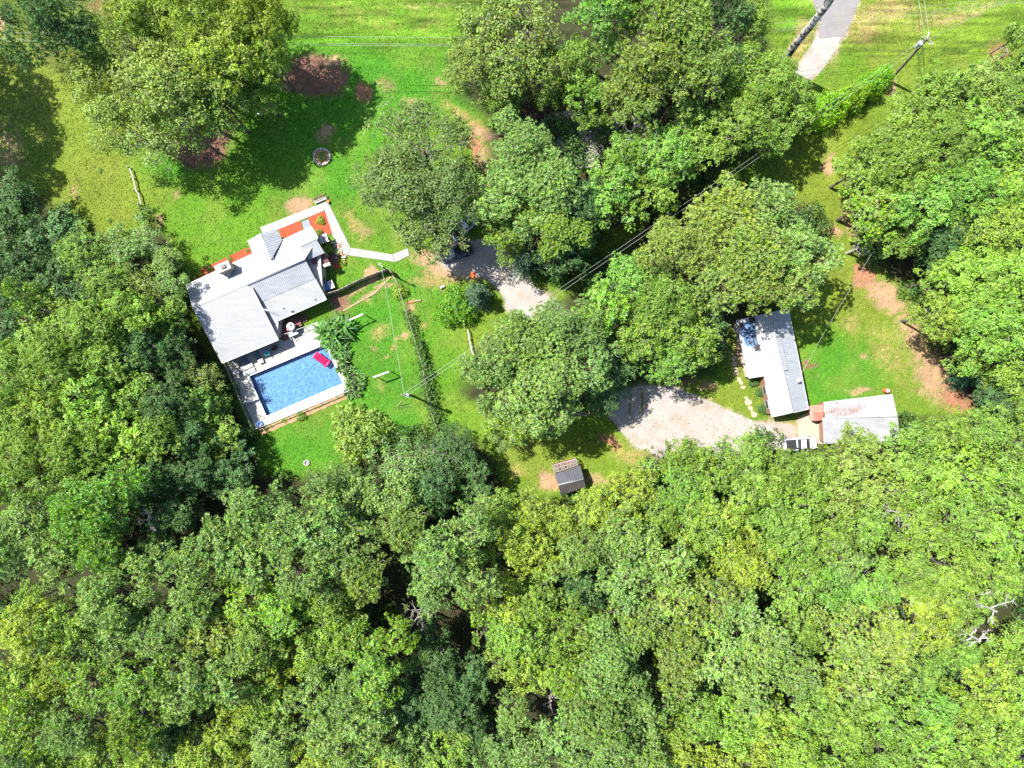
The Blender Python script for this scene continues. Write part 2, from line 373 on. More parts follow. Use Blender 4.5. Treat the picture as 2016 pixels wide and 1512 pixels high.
# colour patches: cx, cy, rx, ry, angle, colour key, softness, strength (photo pixels on the ground)
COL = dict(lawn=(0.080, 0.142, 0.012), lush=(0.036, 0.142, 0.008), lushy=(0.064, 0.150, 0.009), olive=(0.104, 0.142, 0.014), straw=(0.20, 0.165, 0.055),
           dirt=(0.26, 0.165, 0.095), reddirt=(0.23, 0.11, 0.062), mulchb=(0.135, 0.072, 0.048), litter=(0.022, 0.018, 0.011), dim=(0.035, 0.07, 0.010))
PATCH = [
 (760, 60, 300, 60, 0, 'lushy', .5, .8), (760, 160, 230, 60, 5, 'lush', .5, .9), (640, 300, 200, 160, 0, 'lush', .5, .8), (430, 420, 160, 110, 0, 'lushy', .5, .9),
 (210, 340, 110, 190, 10, 'olive', .4, .85), (100, 150, 100, 90, 0, 'olive', .5, .9), (330, 320, 60, 40, 0, 'lush', .5, .8), (760, 700, 120, 190, -12, 'lush', .35, .85), (620, 880, 160, 60, 0, 'lush', .5, .8),
 (900, 720, 70, 160, -12, 'lushy', .5, .8), (980, 700, 60, 100, 0, 'olive', .5, .5), (830, 560, 60, 60, 0, 'lush', .5, .6), (1110, 870, 160, 80, 0, 'olive', .5, .6),
 (1640, 560, 120, 240, -15, 'olive', .4, .9), (1650, 740, 90, 90, 0, 'lush', .4, .85), (1700, 90, 220, 120, 0, 'olive', .5, .6), (1640, 150, 60, 60, 0, 'lushy', .5, .9), (1560, 20, 60, 60, 0, 'lushy', .5, .8),
 (1640, 320, 90, 140, 0, 'olive', .5, .8), (1440, 740, 60, 70, 0, 'olive', .5, .7), (1400, 740, 26, 26, 0, 'lush', .4, .9), (40, 220, 90, 200, 0, 'straw', .5, .2), (1320, 470, 200, 60, -38, 'dim', .4, .8),  # long dim band: tree shadow painted into the grass colour
 (700, 20, 260, 12, 2, 'straw', .7, .25), (760, 50, 200, 8, 0, 'straw', .8, .3), (840, 12, 60, 3, 3, 'dirt', .8, .6),
 # bare patches
 (395, 275, 52, 62, 25, 'mulchb', .22, 1), (620, 150, 68, 42, 8, 'mulchb', .25, 1), (655, 120, 20, 10, 0, 'dirt', .5, .8), (390, 250, 60, 40, 0, 'dirt', .6, .4),
 (714, 180, 14, 16, 0, 'reddirt', .4, .9), (760, 170, 20, 14, 20, 'dirt', .7, .6), (640, 266, 16, 18, 0, 'dirt', .5, .7), (803, 200, 12, 8, -20, 'dirt', .7, .6), (862, 165, 14, 5, 25, 'dirt', .6, .8), (880, 140, 12, 4, -50, 'dirt', .6, .6),
 (590, 405, 30, 18, -25, 'dirt', .5, .9), (345, 385, 8, 14, 0, 'dirt', .5, .6), (318, 437, 7, 12, -20, 'dirt', .4, .9), (700, 450, 10, 22, -30, 'straw', .6, .8), (718, 455, 14, 14, 0, 'dirt', .7, .6), (685, 422, 8, 10, 0, 'straw', .6, .8),
 (727, 542, 14, 15, 20, 'dirt', .15, .95), (722, 562, 60, 4, -23, 'dirt', .6, .9), (735, 578, 60, 3.5, -27, 'dirt', .6, .9), (675, 605, 10, 10, 0, 'dirt', .4, .9), (668, 597, 24, 26, 0, 'mulchb', .4, .8),
 (726, 598, 5, 4, 0, 'dirt', .6, .9), (750, 650, 18, 14, -30, 'straw', .7, .8), (785, 666, 8, 6, 0, 'dirt', .6, .6), (800, 655, 7, 7, 0, 'dirt', .6, .9), (738, 684, 4, 4, 0, 'dirt', .5, .9), (757, 702, 4, 3, 0, 'dirt', .5, .9), (773, 685, 5, 5, 0, 'straw', .5, .9),
 (812, 605, 8, 16, -10, 'dirt', .5, .8), (835, 640, 14, 8, -50, 'straw', .6, .7), (850, 555, 40, 16, 10, 'straw', .6, .9), (880, 520, 70, 26, 15, 'dirt', .4, .9), (955, 690, 10, 10, 0, 'straw', .5, .4),
 (715, 905, 22, 10, 0, 'dirt', .5, .8), (760, 800, 10, 60, -15, 'lush', .5, .5), (700, 770, 4, 14, 0, 'dirt', .5, .9), (750, 760, 3, 20, -8, 'straw', .6, .6),
 (915, 225, 60, 10, 32, 'straw', .6, .8), (965, 262, 50, 10, 22, 'dirt', .5, .8), (1040, 215, 60, 32, 20, 'reddirt', .4, .8), (950, 300, 24, 50, 0, 'dirt', .6, .6), (935, 290, 14, 30, 0, 'reddirt', .5, .8),
 (1082, 945, 22, 20, 30, 'dirt', .4, .95), (1205, 870, 28, 12, 40, 'reddirt', .4, .9), (1180, 945, 30, 12, 0, 'dirt', .6, .7), (1250, 900, 40, 18, 10, 'straw', .5, .8), (1022, 925, 14, 12, 0, 'straw', .5, .8),
 (1340, 745, 40, 12, 5, 'reddirt', .4, .8), (1415, 780, 60, 40, 30, 'olive', .5, .6), (1395, 760, 14, 8, 0, 'dirt', .6, .7), (1455, 700, 12, 30, -12, 'dirt', .5, .9), (1510, 780, 8, 46, -12, 'dirt', .5, .9),
 (1560, 850, 60, 26, 5, 'dirt', .4, .9), (1500, 850, 60, 18, 8, 'dirt', .4, .7),
 (1640, 455, 16, 9, 0, 'dirt', .5, .9), (1672, 440, 8, 26, -20, 'dirt', .6, .9), (1632, 325, 10, 20, 10, 'dirt', .5, .9), (1700, 545, 28, 22, 40, 'reddirt', .4, .95), (1745, 585, 42, 24, 35, 'dirt', .45, .95),
 (1800, 660, 60, 24, 55, 'dirt', .6, .8), (1850, 740, 60, 44, 55, 'dirt', .45, .9), (1890, 785, 46, 30, 40, 'reddirt', .35, .9), (1590, 715, 12, 9, 0, 'mulchb', .4, .9), (1698, 705, 12, 5, 50, 'dirt', .4, .9),
 (1690, 770, 26, 7, -4, 'dirt', .5, .8), (1602, 745, 4, 4, 0, 'dirt', .5, .8), (1670, 640, 20, 14, 30, 'straw', .6, .7), (1750, 700, 30, 60, -30, 'straw', .7, .6),
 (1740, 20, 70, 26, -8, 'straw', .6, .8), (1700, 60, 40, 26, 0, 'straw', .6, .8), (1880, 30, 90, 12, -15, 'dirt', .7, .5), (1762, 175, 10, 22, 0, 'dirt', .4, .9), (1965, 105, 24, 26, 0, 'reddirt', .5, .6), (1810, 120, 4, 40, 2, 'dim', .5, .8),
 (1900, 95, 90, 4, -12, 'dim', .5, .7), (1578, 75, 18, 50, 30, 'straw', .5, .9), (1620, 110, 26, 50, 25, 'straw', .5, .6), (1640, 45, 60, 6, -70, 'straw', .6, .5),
 (5, 45, 18, 24, 0, 'dirt', .6, .9), (200, 12, 40, 14, 0, 'straw', .6, .9), (150, 378, 10, 12, -20, 'dirt', .7, .6), (12, 300, 30, 60, 0, 'dirt', .6, .5), (1450, 110, 20, 10, 0, 'reddirt', .4, .8),
 (10, 1190, 30, 14, 0, 'reddirt', .4, .9), (1360, 345, 60, 22, -25, 'mulchb', .4, .9), (1360, 1100, 5, 5, 0, 'litter', .4, .9), (1885, 1330, 26, 20, 0, 'reddirt', .5, .8), (690, 1480, 20, 14, 0, 'reddirt', .5, .8),
]
GRAVEL = [[(860, 490), (900, 478), (950, 470), (985, 482), (1010, 510), (1040, 552), (1070, 575), (1100, 600), (1160, 650), (1130, 690), (1080, 650), (1040, 628), (1000, 612), (985, 575), (950, 545), (905, 540), (870, 520)],
 [(1235, 765), (1290, 760), (1345, 765), (1352, 772), (1400, 790), (1445, 812), (1490, 830), (1560, 835), (1570, 872), (1480, 900), (1380, 905), (1300, 900), (1255, 880), (1222, 850), (1190, 800), (1205, 775)],
 [(1615, 60), (1662, 60), (1650, 90), (1632, 118), (1608, 150), (1590, 165), (1560, 150), (1575, 125), (1596, 90)], [(1560, -400), (1690, -400), (1700, -60), (1692, 0), (1680, 30), (1664, 72), (1612, 76), (1612, 40), (1602, 8), (1590, -60)]]
def ground_col(x, y):
    """albedo of the ground at world x, y (grass tone, bare soil, leaf litter, painted tree shadow)"""
    px = x/K+1008; py = 756-y/K
    wx = px+(fbm(px, py, 26)-.5)*26+(fbm(px, py, 7, 2)-.5)*9; wy = py+(fbm(px+300, py, 26)-.5)*26+(fbm(px+90, py, 7, 2)-.5)*9
    c = np.zeros(np.shape(x)+(3,)); c[:] = COL['lawn']
    bare = np.zeros(np.shape(x))
    for cx, cy, rx, ry, a, k, soft, st in PATCH:
        e = ell(wx, wy, cx, cy, rx, ry, a); w = np.clip((1+soft-e)/(2*soft), 0, 1)*st
        if k in ('dirt', 'reddirt', 'mulchb', 'straw'):
            w = np.clip(w*1.25, 0, 1)*np.clip(4.5*(fbm(px+51, py+77, 6, 4)-0.52+0.42*w), 0, 1); bare = np.maximum(bare*(1-w), w*(k != 'straw'))
        elif k in ('lush', 'lushy', 'olive', 'lawn', 'dim'): bare = bare*(1-w)
        c = c*(1-w[..., None])+np.array(COL[k])*w[..., None]
    for poly in GRAVEL:
        d = polydist(wx, wy, poly); w = np.clip((5-d)/7, 0, 1)*np.clip(.4+1.2*fbm(px, py, 5, 3), 0, 1)
        c = c*(1-w[..., None])+np.array((.27, .22, .165))*w[..., None]; bare = np.maximum(bare, np.clip((0-d)/8, 0, 1))
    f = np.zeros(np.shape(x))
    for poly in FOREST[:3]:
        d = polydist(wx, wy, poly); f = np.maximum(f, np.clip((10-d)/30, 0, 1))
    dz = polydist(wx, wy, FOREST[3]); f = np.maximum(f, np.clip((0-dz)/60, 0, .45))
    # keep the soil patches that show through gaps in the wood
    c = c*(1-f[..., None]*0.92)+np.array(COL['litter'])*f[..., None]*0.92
    yl = np.clip(3.2*(fbm(px+811, py+33, 42, 4)-.47), 0, 1)[..., None]*np.clip(1-bare-f, 0, 1)[..., None]*.3
    c = c*(1-yl)+np.array((0.16, 0.165, 0.035))*yl
    n1 = fbm(px, py, 60)[..., None]; n2 = fbm(px+500, py, 5, 3)[..., None]
    stripe = 1.7*(fbm(px*0.10, py*1.6, 9, 3)-.5)[..., None]*np.clip((140-py)/60, 0, 1)[..., None]*np.clip((px-550)/50, 0, 1)[..., None]
    c = c*(0.80+0.40*n1)*(0.74+0.52*n2)*(1+0.9*stripe)
    g = np.clip(1-bare-f, 0, 1)
    return np.clip(c, 0, 1), g
xs = np.concatenate([[-900, -400, -200, -120], np.arange(-84, 84.01, 0.4), [120, 200, 400, 900]])
ys = np.concatenate([[-900, -400, -200, -110], np.arange(-66, 66.01, 0.4), [110, 200, 400, 900]])
X, Y = np.meshgrid(xs, ys); nx, ny = len(xs), len(ys)
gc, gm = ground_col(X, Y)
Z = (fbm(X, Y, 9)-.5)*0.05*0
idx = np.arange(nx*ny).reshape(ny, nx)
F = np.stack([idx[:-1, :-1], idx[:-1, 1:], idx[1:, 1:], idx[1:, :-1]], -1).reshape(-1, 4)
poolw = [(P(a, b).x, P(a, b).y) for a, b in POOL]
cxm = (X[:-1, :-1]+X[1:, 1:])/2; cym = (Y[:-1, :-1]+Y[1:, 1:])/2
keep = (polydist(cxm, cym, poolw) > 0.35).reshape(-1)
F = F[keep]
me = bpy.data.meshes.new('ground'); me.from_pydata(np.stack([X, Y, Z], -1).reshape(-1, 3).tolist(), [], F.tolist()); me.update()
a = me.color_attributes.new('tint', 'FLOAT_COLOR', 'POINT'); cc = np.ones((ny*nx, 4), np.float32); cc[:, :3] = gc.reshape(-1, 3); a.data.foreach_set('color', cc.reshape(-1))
def attr_mat(name, rough, bump, n1s, lo, hi):
    m = bpy.data.materials.new(name); m.use_nodes = True; n = m.node_tree.nodes; L = m.node_tree.links
    b = n['Principled BSDF']; b.inputs['Roughness'].default_value = rough; b.inputs['Specular IOR Level'].default_value = 0.2
    at = n.new('ShaderNodeAttribute'); at.attribute_name = 'tint'
    g = n.new('ShaderNodeNewGeometry'); t = n.new('ShaderNodeTexNoise'); t.inputs['Scale'].default_value = n1s; t.inputs['Detail'].default_value = 5; t.inputs['Roughness'].default_value = 0.7
    L.new(g.outputs['Position'], t.inputs['Vector'])
    q = n.new('ShaderNodeMapRange'); q.inputs['From Min'].default_value = 0.3; q.inputs['From Max'].default_value = 0.7; q.inputs['To Min'].default_value = lo; q.inputs['To Max'].default_value = hi
    L.new(t.outputs['Fac'], q.inputs['Value'])
    hs = n.new('ShaderNodeHueSaturation'); L.new(at.outputs['Color'], hs.inputs['Color']); L.new(q.outputs[0], hs.inputs['Value']); L.new(hs.outputs[0], b.inputs['Base Color'])
    if bump:
        bp = n.new('ShaderNodeBump'); bp.inputs['Strength'].default_value = bump; bp.inputs['Distance'].default_value = 0.12
        L.new(t.outputs['Fac'], bp.inputs['Height']); L.new(bp.outputs['Normal'], b.inputs['Normal'])
    return m
M['ground'] = attr_mat('lawn_and_soil', 0.95, 0.5, 5.0, 0.55, 1.45); M['grass'] = attr_mat('grass_blades', 0.7, 0, 3.0, 0.7, 1.4)
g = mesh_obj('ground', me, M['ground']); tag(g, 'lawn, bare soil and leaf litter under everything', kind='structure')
# grass tufts
N = 420000
gx = rng.uniform(-80, 80, N); gy = rng.uniform(-60, 60, N); c, gmask = ground_col(gx, gy)
NOG = [[(367, 561), (613, 446), (642, 590), (548, 669), (438, 715)], POOL, [(448, 720), (560, 660), (600, 640), (655, 680), (697, 765), (505, 842)], [(512, 448), (623, 402), (648, 397), (690, 487), (685, 500), (600, 500)],
       [(1449, 630), (1551, 616), (1592, 806), (1519, 820)], [(690, 487), (772, 501), (779, 516), (685, 502)]]
ok = gmask > 0.45
for poly in NOG: ok &= polydist(gx, gy, [(P(a, b).x, P(a, b).y) for a, b in poly]) > 0.15
gx, gy, c = gx[ok], gy[ok], c[ok]; n = len(gx)
t = rng.random(n)*6.283; hh = rng.uniform(0.05, 0.13, n); w = rng.uniform(0.04, 0.09, n)
dx, dy = np.cos(t)*w, np.sin(t)*w; lx, ly = rng.normal(size=n)*0.07, rng.normal(size=n)*0.07
V = np.stack([np.stack([gx-dx, gy-dy, 0*gx], -1), np.stack([gx+dx, gy+dy, 0*gx], -1), np.stack([gx+dx*.4+lx, gy+dy*.4+ly, hh], -1), np.stack([gx-dx*.4+lx, gy-dy*.4+ly, hh], -1)], 1)
gr = quads_mesh('grass', V, np.clip(c*rng.uniform(0.45, 1.95, n)[:, None], 0, 1), M['grass'])
tag(mesh_obj('grass', gr, None), 'short mown grass blades over the lawns', kind='stuff')

N = 150000
ex = rng.uniform(-78, 78, N); ey = rng.uniform(-58, 58, N); ec, eg = ground_col(ex, ey)
ok = (eg < 0.55) & (ec[:, 0] > 0.07)
for poly in NOG+GRAVEL: ok &= polydist(ex, ey, [(P(a, b).x, P(a, b).y) for a, b in poly]) > 0.1
ex, ey, ec = ex[ok][:16000], ey[ok][:16000], ec[ok][:16000]; n = len(ex); t = rng.random(n)*6.283; w = rng.uniform(.03, .11, n)
V = np.stack([np.stack([ex+w*np.cos(t+q)*(1 if k % 2 else .6), ey+w*np.sin(t+q)*(1 if k % 2 else .6), .02+.05*rng.random(n)], -1) for k, q in enumerate((0, 1.57, 3.14, 4.71))], 1)
dbc = np.where(rng.random(n)[:, None] < .6, ec*rng.uniform(.25, .7, n)[:, None], ec*rng.uniform(1.1, 1.7, n)[:, None])
tag(mesh_obj('leaf_debris', quads_mesh('leaf_debris', V, np.clip(dbc, 0, 1), M['grass']), None), 'dead leaves and chips strewn on the bare soil', kind='stuff')

def sheet(name, pts, m, z=0.012, th=None, ragged=0.0, label=None, step=0.7, parent=None):
    """flat surface from photo-pixel outline, ragged edge optional"""
    w = [P(a, b) for a, b in pts]; out = []
    for i in range(len(w)):
        a, b = w[i], w[(i+1) % len(w)]; n = max(1, int((b-a).length/step)) if ragged else 1
        for k in range(n):
            p = a.lerp(b, k/n)
            if ragged: p = p+Vector((random.gauss(0, 1), random.gauss(0, 1), 0))*ragged
            out.append(p)
    mb = MB(); mb.prism(out, z-(th or 0.01), z)
    o = mb.build(name, m, parent)
    if parent is None: tag(o, label, kind='structure')
    elif label: o['label'] = label
    return o
def scatter_mesh(name, polys, m, count, size, parent=None, label=None, seed=1, flat=0.6, zb=0.0, cols=None):
    """many small stones/plants lying in photo-pixel polygons, joined: uncountable"""
    r = np.random.default_rng(seed); mb = MB(); n = 0
    xs_ = [p[0] for q in polys for p in q]; ys_ = [p[1] for q in polys for p in q]
    while n < count:
        x = r.uniform(min(xs_), max(xs_)); y = r.uniform(min(ys_), max(ys_))
        if any(inpoly(np.array(x), np.array(y), q) for q in polys):
            p = P(x, y); s = size*r.uniform(0.4, 1.2); a = r.random()*6.28
            vs = []
            for k in range(4):
                t = a+k*1.57+r.normal()*.2; vs.append((p.x+s*math.cos(t), p.y+s*math.sin(t), zb))
            vs.append((p.x, p.y, zb+s*flat)); mb.add(vs, [(0, 1, 4), (1, 2, 4), (2, 3, 4), (3, 0, 4)]); n += 1
    o = mb.build(name, m, parent); tag(o, label, kind='stuff'); return o

# gravel, roads, paths
def gravel_mat(name, c1, c2, c3):
    m = mat(name, c1, 0.95, 0.2, 0.5, 0.2, col2=c2, bscale=9); n = m.node_tree.nodes; L = m.node_tree.links
    b = n['Principled BSDF']; r = b.inputs['Base Color'].links[0].from_socket
    g = n['Geometry'] if 'Geometry' in n else n.new('ShaderNodeNewGeometry')
    t = n.new('ShaderNodeTexNoise'); t.inputs['Scale'].default_value = 0.22; t.inputs['Detail'].default_value = 8; t.inputs['Roughness'].default_value = 0.75
    L.new(g.outputs['Position'], t.inputs['Vector'])
    q = n.new('ShaderNodeMapRange'); q.inputs['From Min'].default_value = 0.5; q.inputs['From Max'].default_value = 0.66; L.new(t.outputs['Fac'], q.inputs['Value'])
    mx = n.new('ShaderNodeMix'); mx.data_type = 'RGBA'; L.new(q.outputs[0], mx.inputs[0]); L.new(r, mx.inputs[6]); mx.inputs[7].default_value = (*c3, 1)
    t2 = n.new('ShaderNodeTexNoise'); t2.inputs['Scale'].default_value = 11; t2.inputs['Detail'].default_value = 6; t2.inputs['Roughness'].default_value = .8; L.new(g.outputs['Position'], t2.inputs['Vector'])
    q2 = n.new('ShaderNodeMapRange'); q2.inputs['From Min'].default_value = 0.35; q2.inputs['From Max'].default_value = 0.65; q2.inputs['To Min'].default_value = 0.9; q2.inputs['To Max'].default_value = 1.06; L.new(t2.outputs['Fac'], q2.inputs['Value'])
    hs = n.new('ShaderNodeHueSaturation'); L.new(mx.outputs[2], hs.inputs['Color']); L.new(q2.outputs[0], hs.inputs['Value'])
    L.new(hs.outputs[0], b.inputs['Base Color']); return m
M['gravel'] = gravel_mat('white_gravel', (0.231, 0.212, 0.199), (0.277, 0.259, 0.240), (0.231, 0.184, 0.129))
M['asphalt'] = gravel_mat('worn_pale_asphalt', (0.155, 0.144, 0.148), (0.184, 0.173, 0.173), (0.180, 0.162, 0.144))
DRIVE = [(860, 490), (900, 478), (950, 470), (985, 482), (1010, 510), (1040, 552), (1070, 575), (1100, 600), (1160, 650), (1130, 690), (1080, 650), (1040, 628), (1000, 612), (985, 575), (950, 545), (905, 540), (870, 520)]
sheet('gravel_driveway', DRIVE, M['gravel'], 0.02, ragged=0.08, label='white gravel driveway beside the parked black car')
NORTH = [(1055, 262), (1075, 228), (1120, 218), (1165, 225), (1220, 235), (1215, 260), (1190, 290), (1182, 330), (1130, 332), (1115, 310), (1085, 280)]
sheet('gravel_turnaround', NORTH, M['gravel'], 0.02, ragged=0.08, label='white gravel patch between the trees at the top')
LOT = [(1235, 765), (1290, 760), (1345, 765), (1352, 772), (1400, 790), (1445, 812), (1490, 830), (1560, 835), (1570, 872), (1480, 900), (1380, 905), (1300, 900), (1255, 880), (1222, 850), (1190, 800), (1205, 775)]
sheet('gravel_lot', LOT, M['gravel'], 0.02, ragged=0.10, label='white gravel lot beside the long white roof')
sheet('gravel_road_end', [(1615, 60), (1662, 60), (1650, 90), (1632, 118), (1608, 150), (1590, 165), (1560, 150), (1575, 125), (1596, 90)], M['gravel'], 0.02, ragged=0.08, label='white gravel end of the lane at the top right')
sheet('road', [(1560, -400), (1690, -400), (1700, -60), (1692, 0), (1680, 30), (1664, 72), (1612, 76), (1612, 40), (1602, 8), (1590, -60)], M['asphalt'], 0.034, ragged=0.05, label='pale asphalt lane coming in from the top edge')
scatter_mesh('gravel_stones', [DRIVE, NORTH, LOT], M['rock'], 2600, 0.045, label='loose stones strewn over the gravel', zb=0.02)
tm = mat('dried_weeds', (0.16, 0.13, 0.05), 0.9, .4, 3)
scatter_mesh('dry_weeds', [LOT], tm, 700, 0.09, label='dry weeds and leaves on the gravel lot', zb=0.02, seed=5)
# tyre ruts
for i, pts in enumerate(([(1239, 760), (1240, 785), (1239, 815)], [(1263, 765), (1265, 790), (1262, 812)])):
    mb = MB()
    for k in range(90):
        t = random.random()*2; j = min(1, int(t)); t -= j; a, b = pts[j], pts[j+1]
        p = P(a[0]+(b[0]-a[0])*t+random.gauss(0, .9), a[1]+(b[1]-a[1])*t+random.gauss(0, 1)); mb.ball((p.x, p.y, 0.03), random.uniform(.08, .16), 5, 3, (1, 1, .4), .3)
    o = mb.build('weed_strip', tm); tag(o, ('dark weedy strip along the left wheel rut of the gravel lot', 'dark weedy strip along the right wheel rut of the gravel lot')[i], kind='stuff')

# walk and beds of the pool house
walk = tag(bpy.data.objects.new('concrete_walk', None), 'pale concrete walk wrapping the north porch and running to the driveway', kind='structure'); link(walk)
def quad_slab(pts, name, m, z0, z1, parent): return MB().prism(PL(pts), z0, z1).build(name, m, parent)
def slab_run(a0, a1, b0, b1, n, name, m, z0, z1, parent, gap=0.018):
    """n slabs between edge a0-a1 and edge b0-b1 (photo pixels), with open joints"""
    A0, A1, B0, B1 = [P(*q) for q in (a0, a1, b0, b1)]; L_ = (A1-A0).length
    for i in range(n):
        t0 = i/n+gap/2/L_; t1 = (i+1)/n-gap/2/L_; dz = random.uniform(-.006, .006)
        MB().prism([A0.lerp(A1, t0), A0.lerp(A1, t1), B0.lerp(B1, t1), B0.lerp(B1, t0)], z0, z1+dz).build(name, m, parent)
slab_run((512.5, 448), (645, 396), (519, 464), (641, 414), 7, 'slab', M['concrete'], 0, .1, walk)
slab_run((645, 396.2), (690, 487), (640, 416), (666, 478), 4, 'slab', M['concrete'], 0, .1, walk)
slab_run((666, 478.5), (690, 487.5), (676, 500), (684.5, 502.5), 1, 'slab', M['concrete'], 0, .1, walk)
slab_run((640.5, 417), (659, 457), (660, 478), (666, 479), 1, 'slab', M['concrete'], 0, .09, walk)
slab_run((690, 487.8), (772, 501), (685, 502.5), (779, 516), 5, 'slab', M['concrete'], 0, .1, walk)
slab_run((772.5, 501), (803, 489), (779.5, 516), (806, 503), 2, 'slab', M['concrete'], 0, .1, walk)
quad_slab([(594.4, 437.3), (607.5, 431.9), (612.9, 446.2), (598.6, 452)], 'mat_slab', M['greyslab'], 0, .11, walk)
def bed(pts, label, n=160, seed=2):
    b = sheet('mulch_bed', pts, M['mulch'], 0.07, th=.07, label=label)
    scatter_mesh('bark_chips', [pts], M['mulch'], n, 0.09, parent=b, zb=.07, seed=seed)
    return b
bed([(548.6, 451.5), (591.4, 434.9), (597.4, 453), (555.7, 471)], 'rectangular red mulch bed between the gable wing and the grey slab')
bed([(608, 427.7), (639, 415.8), (658.7, 458), (645, 463), (626, 466), (619, 458), (606, 433)], 'red mulch bed in the crook of the concrete walk', 220)
bed([(386, 546), (396, 530), (440, 510), (480, 490), (497, 487), (500, 500), (440, 530), (388, 552)], 'long narrow red mulch bed beside the chimney wall', 200)
bed([(655, 519), (668, 517), (676, 524), (658, 531)], 'small red mulch patch below the rockery', 40)

# ------------------------------------------------------------------ roofs and buildings
def roof(name, parent, poly, e0, e1, z_e, z_r, r0, m, spacing=0.3, th=0.09, ribw=0.06, ribh=0.045, label=None):
    """polygon in photo pixels; z rises linearly from the eave line e0-e1 (z_e) to the point r0 (z_r). Ribs run up the slope."""
    ex, ey = e1[0]-e0[0], e1[1]-e0[1]; el = math.hypot(ex, ey); nxp, nyp = -ey/el, ex/el
    d = lambda p: (p[0]-e0[0])*nxp+(p[1]-e0[1])*nyp
    dr = d(r0); zf = lambda p: z_e+(z_r-z_e)*d(p)/dr
    W3 = [P(p[0], p[1], zf(p)) for p in poly]
    n = len(W3)
    ar = sum(W3[i].x*W3[(i+1) % n].y-W3[(i+1) % n].x*W3[i].y for i in range(n))
    if ar < 0: W3 = W3[::-1]
    mb = MB()
    low = [w-Vector((0, 0, th)) for w in W3]
    mb.add(low+W3, [tuple(range(n-1, -1, -1)), tuple(range(n, 2*n))]+[(i, (i+1) % n, n+(i+1) % n, n+i) for i in range(n)])
    # ribs: lines perpendicular to the eave, clipped to the polygon
    E0 = P(e0[0], e0[1], z_e); E1 = P(e1[0], e1[1], z_e); u = (E1-E0).normalized(); v = Vector((-u.y, u.x, 0))
    nor = (W3[1]-W3[0]).cross(W3[2]-W3[1]).normalized()
    if nor.z < 0: nor = -nor
    us = [(w-E0).dot(u) for w in W3]; vs = [(w-E0).dot(v) for w in W3]
    k = math.floor(min(us)/spacing)+1
    while k*spacing < max(us):
        uu = k*spacing; k += 1; hits = []
        for i in range(n):
            a, b = us[i], us[(i+1) % n]
            if (a-uu)*(b-uu) < 0:
                t = (uu-a)/(b-a); hits.append(W3[i].lerp(W3[(i+1) % n], t))
        if len(hits) >= 2:
            hits.sort(key=lambda w: (w-E0).dot(v))
            for a, b in zip(hits[::2], hits[1::2]):
                if (b-a).length > 0.15: mb.beam(a+nor*ribh*.4, b+nor*ribh*.4, ribw, ribh, nor)
    return mb.build(name, m, parent, label), zf
def cap(parent, a, b, za, zb, w=0.28, m=None, name='ridge_cap'):
    A, B = P(a[0], a[1], za), P(b[0], b[1], zb); d = (B-A).normalized(); s = Vector((d.y, -d.x, 0)).normalized()*w/2
    mb = MB(); z = Vector((0, 0, 0.09)); mb.add([A-s, A+z, A+s, B-s, B+z, B+s], [(0, 1, 4, 3), (1, 2, 5, 4), (0, 2, 1), (3, 4, 5), (0, 3, 5, 2)])
    return mb.build(name, m or M['trim'], parent)
def walls(name, parent, pts, m, shrink=0.35):
    """pts = [(px,py,z_roof)]: wall polygon under the roof edge"""
    w = [P(a, b, z) for a, b, z in pts]; c = sum((Vector((p.x, p.y, 0)) for p in w), Vector())/len(w); n = len(w)
    q = []
    for p in w:
        d = Vector((c.x-p.x, c.y-p.y, 0)); q.append(p+d.normalized()*shrink*1.3)
    lo = [Vector((p.x, p.y, 0)) for p in q]; hi = [p-Vector((0, 0, 0.16)) for p in q]
    MB().add(lo+hi, [(i, (i+1) % n, n+(i+1) % n, n+i) for i in range(n)]+[tuple(range(n, 2*n))]).build(name, m, parent)
    return q
def window(parent, a, b, t, w, z0, z1, name='window'):
    """window on the wall line a-b at fraction t"""
    a = Vector((a.x, a.y, 0)); b = Vector((b.x, b.y, 0)); u = (b-a).normalized(); p = a.lerp(b, t); rz = math.atan2(u.y, u.x)
    zc = (z0+z1)/2
    f = MB()
    nn = Vector((u.y, -u.x, 0))
    for s in (-1, 1): f.box(tuple(p+u*s*w/2)[:2]+(zc,), (0.09, 0.16, z1-z0), rz)
    for z in (z0, z1): f.box((p.x, p.y, z), (w+.09, 0.16, 0.09), rz)
    o = f.build(name, M['trim'], parent)
    MB().box((p.x, p.y, zc), (w-.09, 0.1, z1-z0-.09), rz).build('pane', M['glass'], o)
h1 = thing('pool_house', 'white metal-roofed ranch house beside the blue pool', 'house', tuple(P(500, 575)))
for o_ in (h1,): o_.location = (0, 0, 0)
wz = 2.75
q1 = walls('wall', h1, [(367.4, 561, 2.7), (613, 446, 2.7), (634, 489, 3.2), (642, 589, 2.3), (552, 612, 2.6), (545, 668, 2.45), (438, 714, 2.45)], M['wall'])
for i, ts in ((2, (.25, .6)), (3, ()), (5, (.2, .5, .8)), (0, (.3, .8)), (6, (.3, .7))):
    for t in ts: window(h1, q1[i], q1[(i+1) % 7], t, 1.1, 1.0, 2.0)
